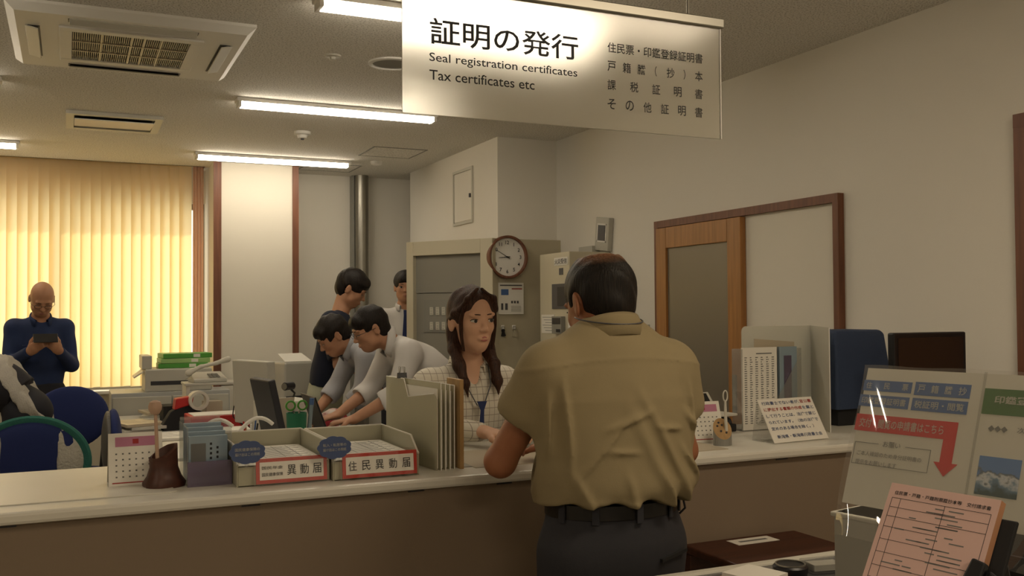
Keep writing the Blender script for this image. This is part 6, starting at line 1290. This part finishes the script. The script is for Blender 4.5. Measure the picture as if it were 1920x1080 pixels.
# shelf riser directly behind the counter, carrying the holder and the tape
rs = thing('counter_shelf', 'low back shelf behind the counter carrying scissors and tape', 'shelf', (.80, 3.62, 0)); MB().box(-.55, .55, -.16, .16, .98, 1.01).build('shelf_board', 'offwhite', rs, bevel=.003)
for x in (-.53, .53): MB().box(x - .012, x + .012, -.15, .15, 0, .98).build('shelf_side', 'deskmetal', rs)
for n_ in [o for o in COL.objects if o.name.startswith('pen_cup') and o.get('label', '').startswith('tall clear')]: n_.location = (aty(556, 790, 3.62).x, 3.62, 1.01)
q = aty(556, 790, 3.62); t = thing('scissors', 'green handled scissors standing in the green pen holder', 'scissors', (q.x, 3.62, 1.018))
for s_ in (-1, 1): ring(MB(), .013, .020, -.004, .004, 20).build('scissor_handle', 'greenscissor' if 'greenscissor' in M else 'green', t, bevel=.002).location = (s_ * .022, 0, .118)
for s_ in (-1, 1): MB().tube([(s_ * .012, 0, .10), (0, 0, .05), (-s_ * .004, 0, .002)], .0035, 6).build('blade', 'steel', t)
q = aty(573, 790, 3.62); t = thing('blue_marker', 'pale blue marker leaning beside the green handled scissors', 'pen', (q.x + .01, 3.62, 1.011)); MB().cyl((0, 0, 0), (.012, 0, .125), .008, n=10).build('barrel', 'bluepaper', t); MB().cyl((.012, 0, .125), (.0145, 0, .15), .009, n=10).build('cap', 'bluesign', t)
q = aty(606, 800, 3.60); t = thing('tape_roll', 'large roll of beige tape behind the letter trays', 'tape', (q.x, 3.60, 1.011)); MB().lathe([(.030, 0), (.050, 0), (.050, .022), (.030, .022), (.030, 0)], n=36, caps=False).build('tape', 'edge', t); MB().lathe([(.027, .001), (.0295, .001), (.0295, .021), (.027, .021), (.027, .001)], n=36, caps=False).build('core_ring', 'offwhite', t)
# white curved document holders
for i, (px_, py_, lab) in enumerate(((462, 800, 'white curved document holder behind the left letter tray'), (385, 800, 'white curved document holder behind the clear leaflet box'))):
    q = aty(px_, 800, 3.60); t = thing('document_holder', lab, 'holder', (q.x, 3.60, 1.01 if i == 0 else 1.05 - .04)); 
    MB().tube([(-.055 + .12 * u_, 0, .004 + .085 * math.sin(u_ * 1.9)) for u_ in np.linspace(0, 1.25, 16)], .007, 8, 0, 1).build('curved_arm', 'white', t, smooth=True); MB().box(-.065, -.045, -.03, .03, 0, .006).build('foot', 'white', t)
q = aty(372, 868, 3.45); t = thing('teal_box', 'dark teal box with paper on top behind the pen stand', 'box', (.345, 3.30, .0)); t['label'] = 'teal file box with papers on top seen behind the dark stump'
MB().box(-.10, .10, -.12, .12, .60, 1.0).build('box_body', 'teal', t, bevel=.003); MB().box(-.10, .10, -.12, .12, 0, .60).build('cabinet_below', 'deskmetal', t)
MB().box(-.11, .12, -.12, .12, 1.02, 1.03).build('top_sheets', 'paper', t); MB().box(-.105, .105, -.115, .115, 1.0, 1.02).build('dark_tray', 'dark', t)
# cables
t = thing('cable_bundle', 'tangle of black cables hanging beside the pale monitor', 'cable', tuple(atd(450, 720, 5.9))); 
rnd = random.Random(5); t.location.z = DT
for i in range(4):
    p = Vector((-.04, 0, .30 - i * .03)); pts = []
    for k_ in range(14): u_ = k_ / 13; pts.append((p.x + .12 * u_ + .03 * math.sin(u_ * 6 + i), rnd.uniform(-.005, .005), p.z - .28 * u_ + .05 * math.sin(u_ * 5 + i * 1.3) * (1 - u_) + .004))
    pts = [(x, y, max(.004, z)) for x, y, z in pts]; MB().tube(pts, .0035, 6).build('cable', 'black', t, smooth=True)
q = atd(440, 745, 6.75); t = thing('desk_stand', 'thin grey upright rod stand beside the cables', 'stand', (q.x, q.y, DT)); MB().cyl((0, 0, 0), (0, 0, .38), .010, n=10).build('rod', 'grey', t); MB().cyl((0, 0, 0), (0, 0, .012), .05, n=20).build('foot', 'grey', t)
MB().box(-.09, .03, -.02, .02, .24, .255).box(-.09, -.075, -.02, .02, .24, .31).build('side_arm', 'offwhite', t)
